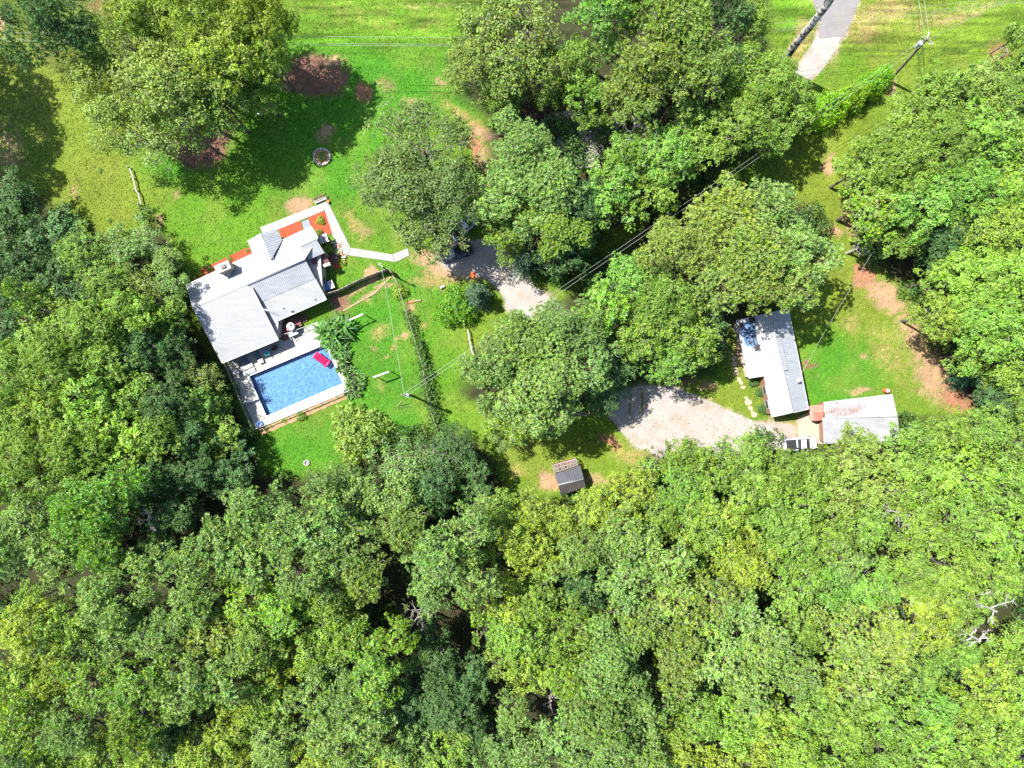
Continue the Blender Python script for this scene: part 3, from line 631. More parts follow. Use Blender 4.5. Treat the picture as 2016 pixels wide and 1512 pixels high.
# north slope
roof('roof', h1, [(367.4, 561), (613, 446.5), (626.5, 468), (600, 511), (380, 606)], (367.4, 561), (613, 446.5), 2.85, 4.35, (380, 606), M['roof'])
roof('roof', h1, [(380, 606), (484, 561.2), (496, 566), (548.4, 669), (438, 714.8)], (438, 714.8), (548.4, 669), 2.75, 4.35, (380, 606), M['roof'], 0.27)
roof('roof', h1, [(486, 560.5), (600.5, 511), (620.3, 548.6), (514.5, 595)], (514.5, 595), (620.3, 548.6), 3.2, 4.2, (600.5, 511), M['roofblue'], 0.27, label='pale blue-grey upper slope with close ribs')
roof('roof', h1, [(514.5, 595), (620.3, 548.6), (642.7, 589.5), (535, 636.8)], (535, 636.8), (642.7, 589.5), 2.45, 3.15, (620.3, 548.6), M['roof'], 0.3)
cap(h1, (380, 606), (600.5, 511), 4.36, 4.36)
# edge trim
for a, b, za, zb in (((367.4, 561), (380, 606), 2.83, 4.33), ((380, 606), (438, 714.8), 4.33, 2.73), ((438, 714.8), (548.4, 669), 2.72, 2.72), ((367.4, 561), (613, 446.5), 2.82, 2.82), ((535, 636.8), (642.7, 589.5), 2.4, 2.4), ((620.3, 548.6), (642.7, 589.5), 3.1, 2.42), ((496, 566), (548.4, 669), 4.2, 2.74), ((613, 446.5), (626.5, 468), 2.85, 3.5)):
    MB().beam(P(a[0], a[1], za), P(b[0], b[1], zb), 0.14, 0.16).build('fascia', M['trim'], h1)
# gable wing towards the north
roof('roof', h1, [(487, 474), (513, 459), (533.6, 511.5), (497, 498)], (487, 474), (497, 498), 3.0, 4.1, (513, 459), M['roof'], 0.34, label='west slope of the small north gable')
roof('roof', h1, [(513, 459), (545, 451), (556, 472), (533.6, 511.5)], (545, 451), (556, 472), 3.0, 4.1, (513, 459), M['roofblue'], 0.34, label='east slope of the small north gable')
cap(h1, (513, 459), (533.6, 511), 4.12, 3.98, 0.2)
walls('gable_wall', h1, [(489, 474, 2.9), (513, 461, 4.0), (543, 453, 2.9), (553, 474, 3.0), (533, 500, 3.0), (499, 497, 3.0)], M['wall'], 0.3)
# east porch roof
roof('porch_roof', h1, [(591.5, 485), (622.5, 471), (639, 498), (607.8, 511)], (607.8, 511), (639, 498), 3.55, 4.3, (591.5, 485), M['roof'], 0.33)
cap(h1, (591.5, 485), (622.5, 471), 4.32, 4.32, 0.2)
MB().prism([P(594, 489, 3.6), P(621, 476, 3.6), P(636, 496, 3.6), P(608, 508, 3.6)], 0, 3.5).build('porch_wall', M['wall'], h1)
roof('maroon_awning', h1, [(611.7, 511.5), (640, 499), (651, 521), (622.4, 533.7)], (622.4, 533.7), (651, 521), 2.2, 2.5, (611.7, 511.5), M['maroon'], 0.7, ribw=.04, ribh=.02, label='flat dark maroon awning')
for px, py in ((613, 512), (640, 500), (650, 521), (623, 533)):
    p = P(px, py, 2.2); MB().box((p.x, p.y, 1.05), (0.1, 0.1, 2.1)).build('awning_post', M['trim'], h1)
# chimney with cricket
ch = MB(); cp = P(440, 526.5, 5.0); ca = math.radians(23.4)
ch.box((cp.x, cp.y, 2.6), (1.9, 1.0, 5.2), ca)
chm = ch.build('chimney', M['stone'], h1)
MB().box((cp.x, cp.y, 5.26), (2.15, 1.2, 0.14), ca).build('chimney_cap', M['rock'], chm)
MB().box((cp.x+.15, cp.y+.05, 5.42), (0.62, 0.5, 0.3), ca).build('flue', M['black'], chm)
cr = MB(); A_, B_, T_, D_ = P(434, 536, 3.2), P(463, 524, 3.2), P(449, 529, 4.4), P(453, 547, 3.55)
cr.add([A_, B_, D_, T_], [(0, 2, 3), (2, 1, 3), (0, 3, 1), (0, 1, 2)]).build('chimney_cricket', M['roof'], h1)
for px, py in ((556, 606), (570, 612), (573, 611), (617, 588), (492, 640), (508, 609)):
    p = P(px, py, 2.95 if px > 540 else 3.35); MB().lathe((p.x, p.y, p.z-.35), [(0.07, 0), (0.07, .42), (0.1, .44), (0.1, .5)], 8).build('roof_vent', M['galv'], h1)
p = P(519.5, 609, 3.6); an = MB().tube([(p.x, p.y, 3.2), (p.x, p.y, 4.3)], .03).tube([(p.x, p.y, 4.25), (p.x+.9, p.y-.25, 4.3)], .025)
for k in range(5): an.tube([(p.x+.15+.17*k, p.y-.05*k+.25, 4.28), (p.x+.15+.17*k-.06, p.y-.05*k-.3, 4.28)], .012, 4)
an.build('antenna', M['galv'], h1)

# long white house on the right
h2 = thing('long_white_house', 'long narrow house with white ribbed metal roof beside the gravel lot', 'house')
ZE, ZR = 2.7, 3.75
NWc, RN, NE = (1484.3, 622.5), (1515.5, 615.5), (1551.5, 607)
RS, SW, SE = (1561.7, 812.2), (1519, 820.5), (1591.5, 805.3)
q2 = walls('wall', h2, [(NWc[0], NWc[1], ZE), (RN[0], RN[1], ZR), (NE[0], NE[1], ZE), (SE[0], SE[1], ZE), (RS[0], RS[1], ZR), (SW[0], SW[1], ZE)], M['woodwall'], 0.3)
for t in (.1, .25, .45): window(h2, q2[5], q2[0], t, 1.2, .9, 2.0)
roof('roof', h2, [NWc, RN, RS, SW], SW, NWc, ZE, ZR, RN, M['roof'], 0.32, label='bright west slope')
roof('roof', h2, [RN, NE, SE, RS], SE, NE, ZE, ZR, RN, M['roofblue'], 0.32, label='greyer east slope')
roof('porch_roof', h2, [(1449.6, 630.7), NWc, (1503.2, 739.8), (1474.4, 744.3)], (1449.6, 630.7), (1474.4, 744.3), 2.2, 2.62, NWc, M['roof'], 0.32)
cap(h2, RN, RS, ZR+.01, ZR+.01)
roof('roof_overlay', h2, [(1520, 634), (1530, 632), (1552, 728), (1541.5, 730.5)], (1530, 632), (1552, 728), 3.65, 3.98, (1520, 634), M['roof'], 0.32, label='raised strip of roofing beside the ridge')
for a, b, za, zb in ((SW, NWc, ZE-.03, ZE-.03), (SE, NE, ZE-.03, ZE-.03), (SW, RS, ZE, ZR), (RS, SE, ZR, ZE), ((1449.6, 630.7), (1474.4, 744.3), 2.17, 2.17), ((1474.4, 744.3), (1503.2, 739.8), 2.17, 2.6)):
    MB().beam(P(a[0], a[1], za), P(b[0], b[1], zb), 0.14, 0.16).build('fascia', M['trim'], h2)
for k in range(5):
    t = k/4; p = P(1450.5+(1473.5-1450.5)*t+2, 632+(742-632)*t, 2.2); MB().box((p.x, p.y, 1.05), (.12, .12, 2.1)).build('porch_post', M['greywood'], h2)
pf = [P(1452, 632, 2.2), P(1484, 624, 2.2), P(1501, 739, 2.2), P(1475.5, 743, 2.2)]
MB().prism(pf, 0, .3).build('porch_floor', M['greywood'], h2)
# shade on the porch roof, put in as a blue coloured sheet
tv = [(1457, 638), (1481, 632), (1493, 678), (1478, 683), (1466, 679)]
tp_, _ = roof('blue_shade_patch', None, tv, (1449.6, 630.7), (1474.4, 744.3), 2.29, 2.71, NWc, M['roofshade'], 5, 0.03)
tag(tp_, 'painted blue shade patch with dead leaves on the porch roof', 'roofshade')
lm_ = MB(); 
for k in range(260):
    a = random.random()**.6; b = random.random(); px = 1457+24*b+12*a; py = 636+44*a-3*b
    if random.random() < .1: px += 4; py += 4
    z = 2.45+.2*b; p = P(px, py, z); s = random.uniform(.05, .13); t = random.random()*6.28
    lm_.add([(p.x+s*math.cos(t+q), p.y+s*math.sin(t+q), z+.06+.05*(q > 3)) for q in (0, 1.8, 3.5)], [(0, 1, 2)])
for cx_, cy_, n_ in ((1481, 630, 160), (1491, 684, 130), (1460, 642, 70)):
    for k in range(n_):
        z = 2.75; p = P(cx_+random.gauss(0, 3), cy_+random.gauss(0, 3), z); s = random.uniform(.05, .14); t = random.random()*6.28
        lm_.add([(p.x+s*math.cos(t+q), p.y+s*math.sin(t+q), z+.03+.08*random.random()) for q in (0, 1.8, 3.5)], [(0, 1, 2)])
dl = mat('dead_leaves', (0.035, 0.03, 0.03), 0.9, .4, 3)
tag(lm_.build('fallen_leaves', dl), 'dark dead leaves heaped on the porch roof', kind='stuff')
p = P(1571, 748, 3.4); ds = thing('satellite_dish', 'white satellite dish near the east eave of the long white roof', 'dish')
MB().tube([(p.x, p.y, 3.1), (p.x, p.y, 3.7)], .03).build('mast', M['galv'], ds)
MB().lathe((p.x-.12, p.y, 3.75), [(0.02, 0), (.2, .03), (.33, .1), (.34, .12), (.2, .05), (.02, .02)], 14).build('dish', M['white'], ds)
MB().tube([(p.x+.1, p.y-.2, 3.75), (p.x+.35, p.y-.2, 4.1)], .02).build('feed_arm', M['galv'], ds)
# rusty garage
M['rust'] = mat('rust', (0.17, 0.085, 0.06), 0.8, 0.3, 3)
g3 = thing('garage', 'long garage with pale corrugated roof streaked with rust', 'garage')
roof('roof', g3, [(1621, 791.4), (1757, 775.5), (1767, 820), (1625, 824.5)], (1621, 791.4), (1757, 775.5), 2.6, 3.1, (1625, 824.5), M['roof'], 0.24, label='north slope with rust streaks')
roof('roof', g3, [(1619, 822), (1767, 820), (1772, 868), (1622, 874)], (1622, 874), (1772, 868), 2.3, 3.05, (1619, 822), M['roof'], 0.24)
walls('wall', g3, [(1621, 791.4, 2.6), (1757, 775.5, 2.6), (1772, 868, 2.3), (1622, 874, 2.3)], M['woodwall'], .3)
rs = MB(); rr_ = random.Random(3)
def rust(cx, cy, n, sx, sy):
    for k in range(n):
        px = cx+rr_.gauss(0, sx); py = cy+rr_.gauss(0, sy)
        dx_ = (px-1621)/136; top = 791.4-15.9*dx_; d = (py-top)/33
        if not (0.02 < d < .95 and 1623 < px < 1755): continue
        px = 1621+round((px-1621)/3.1)*3.1+rr_.uniform(-.5, .5); L_ = rr_.uniform(1.5, 5); w_ = rr_.uniform(.5, 1.1); z = 2.6+.5*d+.03
        z2 = z+.5*L_/33
        a, b, c_, d_ = P(px-w_, py, z), P(px+w_, py, z), P(px+w_*.7+1, py+L_, z2), P(px-w_*.7+1, py+L_, z2)
        rs.add([a, b, c_, d_], [(0, 1, 2, 3)])
rust(1650, 811, 130, 14, 3.5); rust(1668, 806, 80, 12, 3.5); rust(1684, 806, 50, 6, 3); rust(1690, 798, 34, 8, 3); rust(1646, 792, 10, 4, 1.5); rust(1640, 806, 30, 4, 3)
rso = rs.build('rust_streaks', M['rust'], g3); rso['kind'] = 'stuff'
rh = thing('red_lean_to', 'small faded red metal-roofed shed between the long house and garage', 'shed')
roof('roof', rh, [(1600, 798.5), (1620, 796.5), (1622.5, 811), (1602, 813.5)], (1600, 798.5), (1620, 796.5), 2.1, 2.45, (1602, 813.5), M['roofred'], .3)
roof('roof', rh, [(1602, 813.5), (1622.5, 811), (1619, 827), (1603, 829)], (1603, 829), (1619, 827), 2.0, 2.45, (1602, 813.5), M['roofred'], .3)
roof('awning', rh, [(1592.5, 800), (1599.7, 798.5), (1603, 829), (1596, 826)], (1592.5, 800), (1596, 826), 1.7, 2.0, (1599.7, 798.5), M['roofred'], .5)
cap(rh, (1602, 813.5), (1622.5, 811), 2.46, 2.46, .18, M['roofred'])
MB().prism([P(1602, 801, 2), P(1619, 799, 2), P(1617, 825, 2), P(1605, 826, 2)], 0, 1.95).build('wall', M['woodwall'], rh)
sheet('concrete_slab', [(1569, 824), (1592, 811), (1597, 830), (1618, 834), (1623, 874), (1572, 870)], mat('tan_concrete', (0.27, 0.225, 0.175), .9, .1, .8, .2, col2=(.32, .27, .22)), 0.09, th=.09, label='tan concrete slab between the long house and garage')
# black shed
sb = thing('black_shed', 'small shed with black metal gable roof at the edge of the wood', 'shed')
roof('roof', sb, [(1091.5, 933.5), (1142.5, 916.5), (1149, 942.5), (1099, 955)], (1091.5, 933.5), (1142.5, 916.5), 2.3, 3.0, (1099, 955), M['roofblack'], .38, ribw=.07, ribh=.06, label='blue-black north slope')
roof('roof', sb, [(1099, 955), (1149, 942.5), (1154, 958), (1104.5, 976)], (1104.5, 976), (1154, 958), 2.3, 3.0, (1099, 955), mat('charcoal_shingle', (.04, .036, .036), .85, .3, 3), 3, ribw=.02, ribh=.01, label='charcoal south slope')
cap(sb, (1099, 955), (1149, 942.5), 3.01, 3.01, .2, M['galv'])
walls('wall', sb, [(1091.5, 933.5, 2.3), (1142.5, 916.5, 2.3), (1154, 958, 2.3), (1104.5, 976, 2.3)], M['woodwall'], .2)
pw_ = mat('pale_slats', (0.18, 0.175, 0.165), .85, .3, 4)
pg = thing('slatted_pergola', 'weathered slatted wooden frame against the north side of the black shed', 'pergola')
A0, A1, B0, B1 = P(1088, 916, 1.7), P(1134, 903.5, 1.7), P(1092, 930, 1.7), P(1138, 915, 1.7)
for k in range(17):
    t = k/16; a, b = A0.lerp(A1, t), B0.lerp(B1, t)
    if k in (4, 8): continue
    MB().beam(a+Vector((0, 0, .12)), b+Vector((0, 0, .12)), .1, .05).build('slat', pw_, pg)
for a, b in ((A0, A1), (B0, B1), (A0.lerp(B0, .5), A1.lerp(B1, .5))): MB().beam(a, b, .1, .12).build('rail', M['greywood'], pg)
MB().prism([Vector((q.x, q.y, 0)) for q in (A0, A1, B1, B0)], .02, .25).build('shade_floor', M['darkwood'], pg)  # dark floor added to stand for the shade beneath the slats
for q in (A0, A1, B0, B1): MB().box((q.x, q.y, .8), (.12, .12, 1.65)).build('post', M['greywood'], pg)
# timber frame under the big pine
tf = thing('timber_rack', 'pale weathered timber rail frame under the big pine left of the gravel lot', 'frame')
a, b = P(1103, 803, 1), P(1161, 815, 1); a2, b2 = P(1103, 811, 1), P(1157, 819, 1)
MB().beam(a, b, .1, .1).build('rail', M['greywood'], tf); MB().beam(a2, b2, .1, .1).build('rail', M['greywood'], tf)
for k in range(9):
    t = k/8; MB().beam(a.lerp(b, t), a2.lerp(b2, t), .08, .08).build('rung', M['greywood'], tf)
    if k % 4 == 0: q = a2.lerp(b2, t); MB().box((q.x, q.y, .5), (.1, .1, 1)).build('post', M['greywood'], tf)
MB().beam(P(1155, 797, 1), P(1161, 815, 1), .1, .1).build('rail', M['greywood'], tf)

# ------------------------------------------------------------------ pool
pool = thing('swimming_pool', 'rectangular blue swimming pool with a pink float', 'pool')
PW = [P(a, b) for a, b in POOL]
caust = bpy.data.materials.new('basin_painted_caustics'); caust.use_nodes = True; n = caust.node_tree.nodes; L = caust.node_tree.links; b = n['Principled BSDF']; b.inputs['Roughness'].default_value = .6
g_ = n.new('ShaderNodeNewGeometry'); nz = n.new('ShaderNodeTexNoise'); nz.inputs['Scale'].default_value = 1.2; nz.inputs['Detail'].default_value = 3
L.new(g_.outputs['Position'], nz.inputs['Vector'])
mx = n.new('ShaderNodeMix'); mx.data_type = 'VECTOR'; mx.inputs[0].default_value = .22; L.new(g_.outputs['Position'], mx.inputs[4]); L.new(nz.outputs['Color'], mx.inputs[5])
vo = n.new('ShaderNodeTexVoronoi'); vo.feature = 'DISTANCE_TO_EDGE'; vo.inputs['Scale'].default_value = 2.6; L.new(mx.outputs[1], vo.inputs['Vector'])  # bright caustic net painted into the blue basin colour
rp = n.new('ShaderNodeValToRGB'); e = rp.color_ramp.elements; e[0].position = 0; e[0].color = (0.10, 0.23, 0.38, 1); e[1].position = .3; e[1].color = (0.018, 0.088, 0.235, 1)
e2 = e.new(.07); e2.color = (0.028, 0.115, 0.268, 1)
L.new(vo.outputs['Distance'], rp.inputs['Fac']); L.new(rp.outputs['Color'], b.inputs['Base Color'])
cen = sum(PW, Vector())/4
lo = [Vector((p.x, p.y, -0.75)) for p in PW]; hi = [Vector((p.x, p.y, .05)) for p in PW]
bs = MB().add(lo+hi, [(0, 3, 2, 1)]+[(i, (i+1) % 4, 4+(i+1) % 4, 4+i) for i in range(4)])
bs.build('basin', caust, pool)
wm = bpy.data.materials.new('pool_water'); wm.use_nodes = True; n = wm.node_tree.nodes; L = wm.node_tree.links; n.remove(n['Principled BSDF'])
tr = n.new('ShaderNodeBsdfTransparent'); tr.inputs[0].default_value = (0.86, 0.96, 1.0, 1); gl = n.new('ShaderNodeBsdfGlossy'); gl.inputs['Roughness'].default_value = .05
fr = n.new('ShaderNodeFresnel'); fr.inputs[0].default_value = 1.33; mxs = n.new('ShaderNodeMixShader')
g_ = n.new('ShaderNodeNewGeometry'); nz = n.new('ShaderNodeTexNoise'); nz.inputs['Scale'].default_value = 2.5; nz.inputs['Detail'].default_value = 3; L.new(g_.outputs['Position'], nz.inputs['Vector'])
bp = n.new('ShaderNodeBump'); bp.inputs['Strength'].default_value = .5; bp.inputs['Distance'].default_value = .08; L.new(nz.outputs['Fac'], bp.inputs['Height'])
L.new(bp.outputs[0], gl.inputs['Normal']); L.new(bp.outputs[0], fr.inputs['Normal']); L.new(fr.outputs[0], mxs.inputs[0]); L.new(tr.outputs[0], mxs.inputs[1]); L.new(gl.outputs[0], mxs.inputs[2])
L.new(mxs.outputs[0], n['Material Output'].inputs['Surface'])
MB().add([Vector((p.x, p.y, -.1)) for p in PW], [(0, 3, 2, 1)]).build('water', wm, pool)
cpb = mat('pool_coping', (0.6, 0.6, 0.58), .6, .06, 2)
for i in range(4):
    a, b = PW[i], PW[(i+1) % 4]; d = (b-a).normalized(); o_ = Vector((d.y, -d.x, 0)); o_ = o_ if (a+o_-cen).length > (a-cen).length else -o_
    MB().beam(a+o_*.14+Vector((0, 0, .11))-d*(.27 if i % 2 == 0 else 0), b+o_*.14+Vector((0, 0, .11))+d*(.27 if i % 2 == 0 else 0), .27, .08).build('coping', cpb, pool)
MB().beam(P(641.5, 681, -.02), P(675.5, 753, -.02), .06, .16).build('tile_band', M['teal'], pool)
# deck slabs round the pool
deck = link(tag(bpy.data.objects.new('pool_deck', None), 'pale concrete deck of large slabs round the swimming pool', kind='structure'))
def off(p, px, py): return (p[0]+px, p[1]+py)
a_, b_, c_, d_ = POOL
slab_run((448, 714), (607, 645), (489.5, 737.5), (642.5, 674.5), 7, 'slab', M['deckc'], 0, .1, deck)           # house side
slab_run((552, 668), (628, 634), (560, 665.5), (640, 672), 1, 'slab', M['deckc'], 0, .094, deck)
slab_run((607.5, 645), (626, 640), (643, 674.3), (665, 684), 1, 'slab', M['deckc'], 0, .1, deck)
slab_run((448, 715), (504, 844), (488.5, 740), (521.5, 823), 5, 'slab', M['deckc'], 0, .1, deck)                # west
slab_run((504.5, 844), (697, 764), (522, 823.3), (677, 757.3), 8, 'slab', M['deckc'], 0, .1, deck)              # south
slab_run((643.5, 676), (677.5, 756.5), (666, 685), (697.5, 763.5), 3, 'slab', M['deckc'], 0, .1, deck)           # east
edge = link(tag(bpy.data.objects.new('brick_edging', None), 'tan brick border along the lower edge of the pool deck', kind='structure'))
A0, A1 = P(508, 846), P(690, 769.5)
for i in range(48):
    t = (i+.5)/48; p = A0.lerp(A1, t); dd = (A1-A0).normalized(); MB().box((p.x+.16*-dd.y*-1, p.y-.16*dd.x, .05), ((A1-A0).length/48-.03, .24, .12+random.uniform(-.01, .01)), math.atan2(dd.y, dd.x)).build('brick', M['brick'], edge)
bedl = sheet('planting_strip', [(512, 851), (690, 776), (693, 780), (515, 857)], M['soil'], .03, ragged=.05, label='bare soil strip below the brick edging')
# mattress
mt = thing('air_mattress', 'magenta inflatable air mattress floating on the pool', 'pool float', tuple(P(632.5, 707.3)), math.radians(-37))
for k in range(6):
    y = (k-2.5)*.15; xs_ = (-.85, -.6, 0, .55, .8); zz = (0, .01, .02, .01, 0)
    MB().tube([(x, y*(1.12 if abs(x) > .7 else 1), z) for x, z in zip(xs_, zz)], [.07, .085, .085, .085, .07], 8).build('air_tube', M['magenta' if k % 2 else 'magdark'], mt)
MB().tube([(.95, -.52, .03), (.98, -.2, .06), (1.0, .2, .06), (.95, .52, .03)], [.1, .16, .16, .1], 8).build('pillow', M['magenta'], mt)
MB().tube([(-.93, -.46, .02), (-.93, .46, .02)], .09, 8).build('end_tube', M['magenta'], mt)
mt.scale = (1.22, 1.15, 1)
for o in list(mt.children): pass
# diving board, ring, table
db = thing('diving_board', 'white diving board reaching over the west end of the pool', 'diving board')
a, b = P(485, 791, .6), P(509.5, 783.5, .6)
MB().beam(a, b, .42, .06).build('board', M['white'], db); 
for t in (.1, .45):
    q = a.lerp(b, t); MB().box((q.x, q.y, .34), (.35, .3, .5), .3).build('stand', M['galv'], db)
rg = thing('pool_ring', 'blue inflatable ring on the deck corner below the pool', 'pool ring')
p = P(512, 835, .2); pr = MB(); k_ = 20
pr.tube([(p.x+.36*math.cos(t*2*math.pi/k_), p.y+.36*math.sin(t*2*math.pi/k_), .22) for t in range(k_+1)], .12, 8, False); pr.build('ring', M['blue'], rg)
MB().box((p.x+.36, p.y, .34), (.1, .14, .03)).build('valve', M['white'], rg)
def round_table(px, py, r, z, label, m=M['white']):
    p = P(px, py, z); t = thing('round_table', label, 'table', (p.x, p.y, 0.1))
    MB().lathe((0, 0, z-.05), [(r*.96, 0), (r, .02), (r, .05), (.01, .055)], 20).build('table_top', m, t)
    MB().lathe((0, 0, 0), [(.22, 0), (.2, .04), (.04, .08), (.04, z-.05)], 10).build('pedestal', m, t)
    MB().lathe((0, 0, z), [(.06, 0), (.06, .02), (.02, .05)], 8).build('centre_cap', M['black'], t)
    return t
round_table(465, 732.7, .42, .75, 'round white patio table by the west fence')
def lounger(px, py, rz, m, label, cm=None):
    p = P(px, py); t = thing('sun_lounger', label, 'lounger', (p.x, p.y, .1), rz, 'loungers beside the pool')
    f = MB()
    for s in (-.28, .28): f.beam((-.9, s, .3), (.9, s, .3), .05, .05)
    f.build('frame', m, t)
    for k in range(7): MB().box((-.2+k*.16, 0, .33), (.13, .56, .03)).build('slat', cm or m, t)
    MB().beam((-.3, 0, .34), (-.85, 0, .68), .56, .04).build('backrest', cm or m, t)
    for x in (-.6, .7):
        for s in (-.26, .26): MB().box((x, s, .14), (.05, .05, .29)).build('leg', m, t)
    return t
def chair(px, py, rz, m, label, sc=1.0):
    p = P(px, py); t = thing('patio_chair', label, 'chair', (p.x, p.y, .1), rz, 'chairs on the pool deck'); t.scale = (sc,)*3
    MB().box((0, 0, .42), (.5, .5, .05), 0, .03).build('seat', m, t)
    MB().beam((-.24, 0, .44), (-.36, 0, .92), .5, .04).build('backrest', m, t)
    for s in (-.27, .27): MB().beam((-.25, s, .63), (.22, s, .63), .05, .03).build('armrest', m, t)
    for x in (-.22, .22):
        for s in (-.22, .22): MB().tube([(x, s, 0), (x, s, .41)], .02, 6).build('leg', m, t)
    return t
lounger(489, 722, .45, M['white'], 'white lounger in dappled shade nearest the upper pool corner')
lounger(493, 731.5, .42, M['white'], 'white lounger with slats right at the water edge')
lounger(507, 699, -1.1, M['slate'], 'dark slate lounger under the eave next to the white side table')
lounger(484, 708, -1.1, M['slate'], 'dark slate lounger under the eave nearest the west fence')
chair(544, 685, 1.2, M['black'], 'black patio chair under the eave near the steps', 1.25)
chair(530.5, 694, 1.0, M['teal'], 'turquoise patio chair under the eave', 1.2)
st = thing('side_table', 'square white side table between two dark loungers at the shade edge', 'table', tuple(P(515.5, 711.5)), .41)
MB().box((0, 0, .5), (.75, .6, .05)).build('table_top', M['white'], st)
for x in (-.3, .3):
    for y in (-.22, .22): MB().box((x, y, .29), (.05, .05, .38)).build('leg', M['white'], st)
tb = thing('white_cabinet', 'rectangular white table beside the steps and railing', 'table', tuple(P(581, 657)), .41)
MB().box((0, 0, .85), (1.35, .65, .06)).build('table_top', M['white'], tb)
MB().box((0, 0, .45), (1.2, .5, .74)).build('base', M['trim'], tb)
bk = thing('bicycle', 'grey bicycle leaning by the roof corner beside the round table', 'bicycle', tuple(P(471, 719, 0)), .9)
for x in (-.5, .5):
    MB().tube([(x+.33*math.cos(t*math.pi/8), .1*math.sin(t*math.pi/8), .45+.33*math.sin(t*math.pi/8)) for t in range(17)], .025, 5, False).build('wheel', M['tyre'], bk)
fb = MB()
for q in (((-.5, 0, .45), (-.15, 0, .9)), ((-.15, 0, .9), (.4, 0, .95)), ((.4, 0, .95), (.5, 0, .45)), ((-.15, 0, .9), (-.05, 0, .4)), ((-.05, 0, .4), (-.5, 0, .45)), ((-.05, 0, .4), (.4, 0, .9))): fb.tube(q, .025, 6)
fb.build('frame', M['galv'], bk); MB().tube([(.38, -.3, 1.05), (.38, .3, 1.05)], .02, 6).build('handlebar', M['black'], bk); MB().box((-.18, 0, .98), (.26, .13, .05)).build('saddle', M['black'], bk)
# raised back deck
dk = thing('wooden_deck', 'raised dark red wooden deck below the house roof with steps to the pool', 'deck')
A0, A1, B0, B1 = P(548, 638, .5), P(585, 621, .5), P(556, 659, .5), P(595, 641, .5)
for k in range(14):
    t0, t1 = k/14+.004, (k+1)/14-.004
    MB().prism([A0.lerp(A1, t0), A0.lerp(A1, t1), B0.lerp(B1, t1), B0.lerp(B1, t0)], .42, .52).build('plank', M['darkwood'], dk)
for k in range(4):
    a = P(553+k*1.1, 661+k*3.2, .4-.1*k); b = P(565+k*1.1, 656+k*3.2, .4-.1*k)
    MB().beam(a, b, .24, .09).build('step', M['darkwood'], dk)
rl = MB(); ra, rb_ = P(551, 661, 1.3), P(626, 634, 1.3)
rl.beam(ra, rb_, .06, .05); rl.build('handrail', M['trim'], dk)
for t in (0, .2, .4, .6, .8, 1): q = ra.lerp(rb_, t); MB().box((q.x, q.y, .7), (.06, .06, 1.2)).build('rail_post', M['trim'], dk)
MB().beam(P(566, 657, 1.3), P(575, 670, .9), .06, .05).build('handrail', M['trim'], dk)
MB().beam(P(571, 656, 1.3), P(578.5, 668, .9), .06, .05).build('handrail', M['trim'], dk)
for k in range(4):
    a = P(583+k*5, 622-k*1.6, .2); b = P(589+k*5, 637-k*1.6, .2); MB().beam(a, b, .22, .2).build('sleeper', M['darkwood'], dk)
gp = thing('grill', 'black kettle grill with orange lid on the dark red deck', 'grill', tuple(P(553, 638, .52)))
MB().lathe((0, 0, 1.15), [(.1, -.2), (.3, -.05), (.33, .05), (.28, .2), (.1, .3)], 14).build('kettle', M['black'], gp); MB().ball((0.05, .02, 1.43), .12, 8, 5, (1, 1, .5)).build('handle', M['orange'], gp)
for k in range(3): t = k*2.1; MB().tube([(.1*math.cos(t), .1*math.sin(t), 1.0), (.3*math.cos(t), .3*math.sin(t), .5)], .02, 5).build('leg', M['black'], gp)
ts = thing('covered_table', 'white cloth covered table with a red towel on the deck', 'table', tuple(P(577, 644, .52)), .4)
cv = MB(); n_ = 18
cv.lathe((0, 0, .5), [(.62, .35), (.58, .72), (.52, .76), (.01, .78)], n_); cv.build('cloth', M['white'], ts)
MB().box((-.45, -.25, 1.28), (.4, .3, .03), .4).build('towel', M['magenta'], ts); MB().ball((.15, .15, 1.38), .16, 8, 5).build('bowl', M['blue'], ts)
MB().tube([(0, 0, .5), (0, 0, 1.2)], .05).build('leg', M['galv'], ts)

# ------------------------------------------------------------------ garden items by the north porch
bn = thing('slatted_bench', 'dark red and white slatted bench at the outer corner of the concrete walk', 'bench', tuple(P(632, 393.5)), math.radians(23))
for k, (y, m_) in enumerate(((.38, 'darkwood'), (.22, 'darkwood'), (.05, 'white'), (-.1, 'darkwood'), (-.26, 'white'))):
    MB().box((0, y, .45+(.25+.2*(k == 0) if k < 2 else 0)), (1.9, .12, .04)).build('slat', M[m_], bn)
for x in (-.8, .8): MB().box((x, 0, .22), (.1, .7, .42)).build('leg', M['darkwood'], bn)
pt = thing('plant_pot', 'small terracotta pot at the outer corner of the concrete walk', 'pot', tuple(P(646, 397.5, .1)))
MB().lathe((0, 0, 0), [(.16, 0), (.24, .3), (.26, .34), (.2, .34), (.18, .28)], 12).build('pot', M['terra'], pt)
MB().lathe((0, 0, .27), [(.19, 0), (.0, .03)], 10).build('soil', M['soil'], pt)
aw = thing('porch_swing', 'pale blue striped swing canopy with a dark square beside the porch', 'swing', tuple(P(641, 475.5, 0)), math.radians(20))
for k in range(5): MB().box((-.85+k*.36, 0, 1.75), (.33, 1.25, .04)).build('canopy_strip', M['roofblue' if k % 2 else 'white'], aw)
for x in (-.85, .85):
    for y in (-.55, .55): MB().tube([(x, y, 0), (x, y, 1.74)], .03, 6).build('post', M['galv'], aw)
MB().box((.4, .1, 1.8), (.4, .42, .05)).build('dark_panel', M['black'], aw); MB().box((-.1, 0, .45), (1.3, .5, .06)).build('seat', M['slate'], aw)
cl = thing('storage_bench', 'white storage box on the lower edge of the maroon awning', 'box', tuple(P(644.5, 522, 2.35)), math.radians(20))
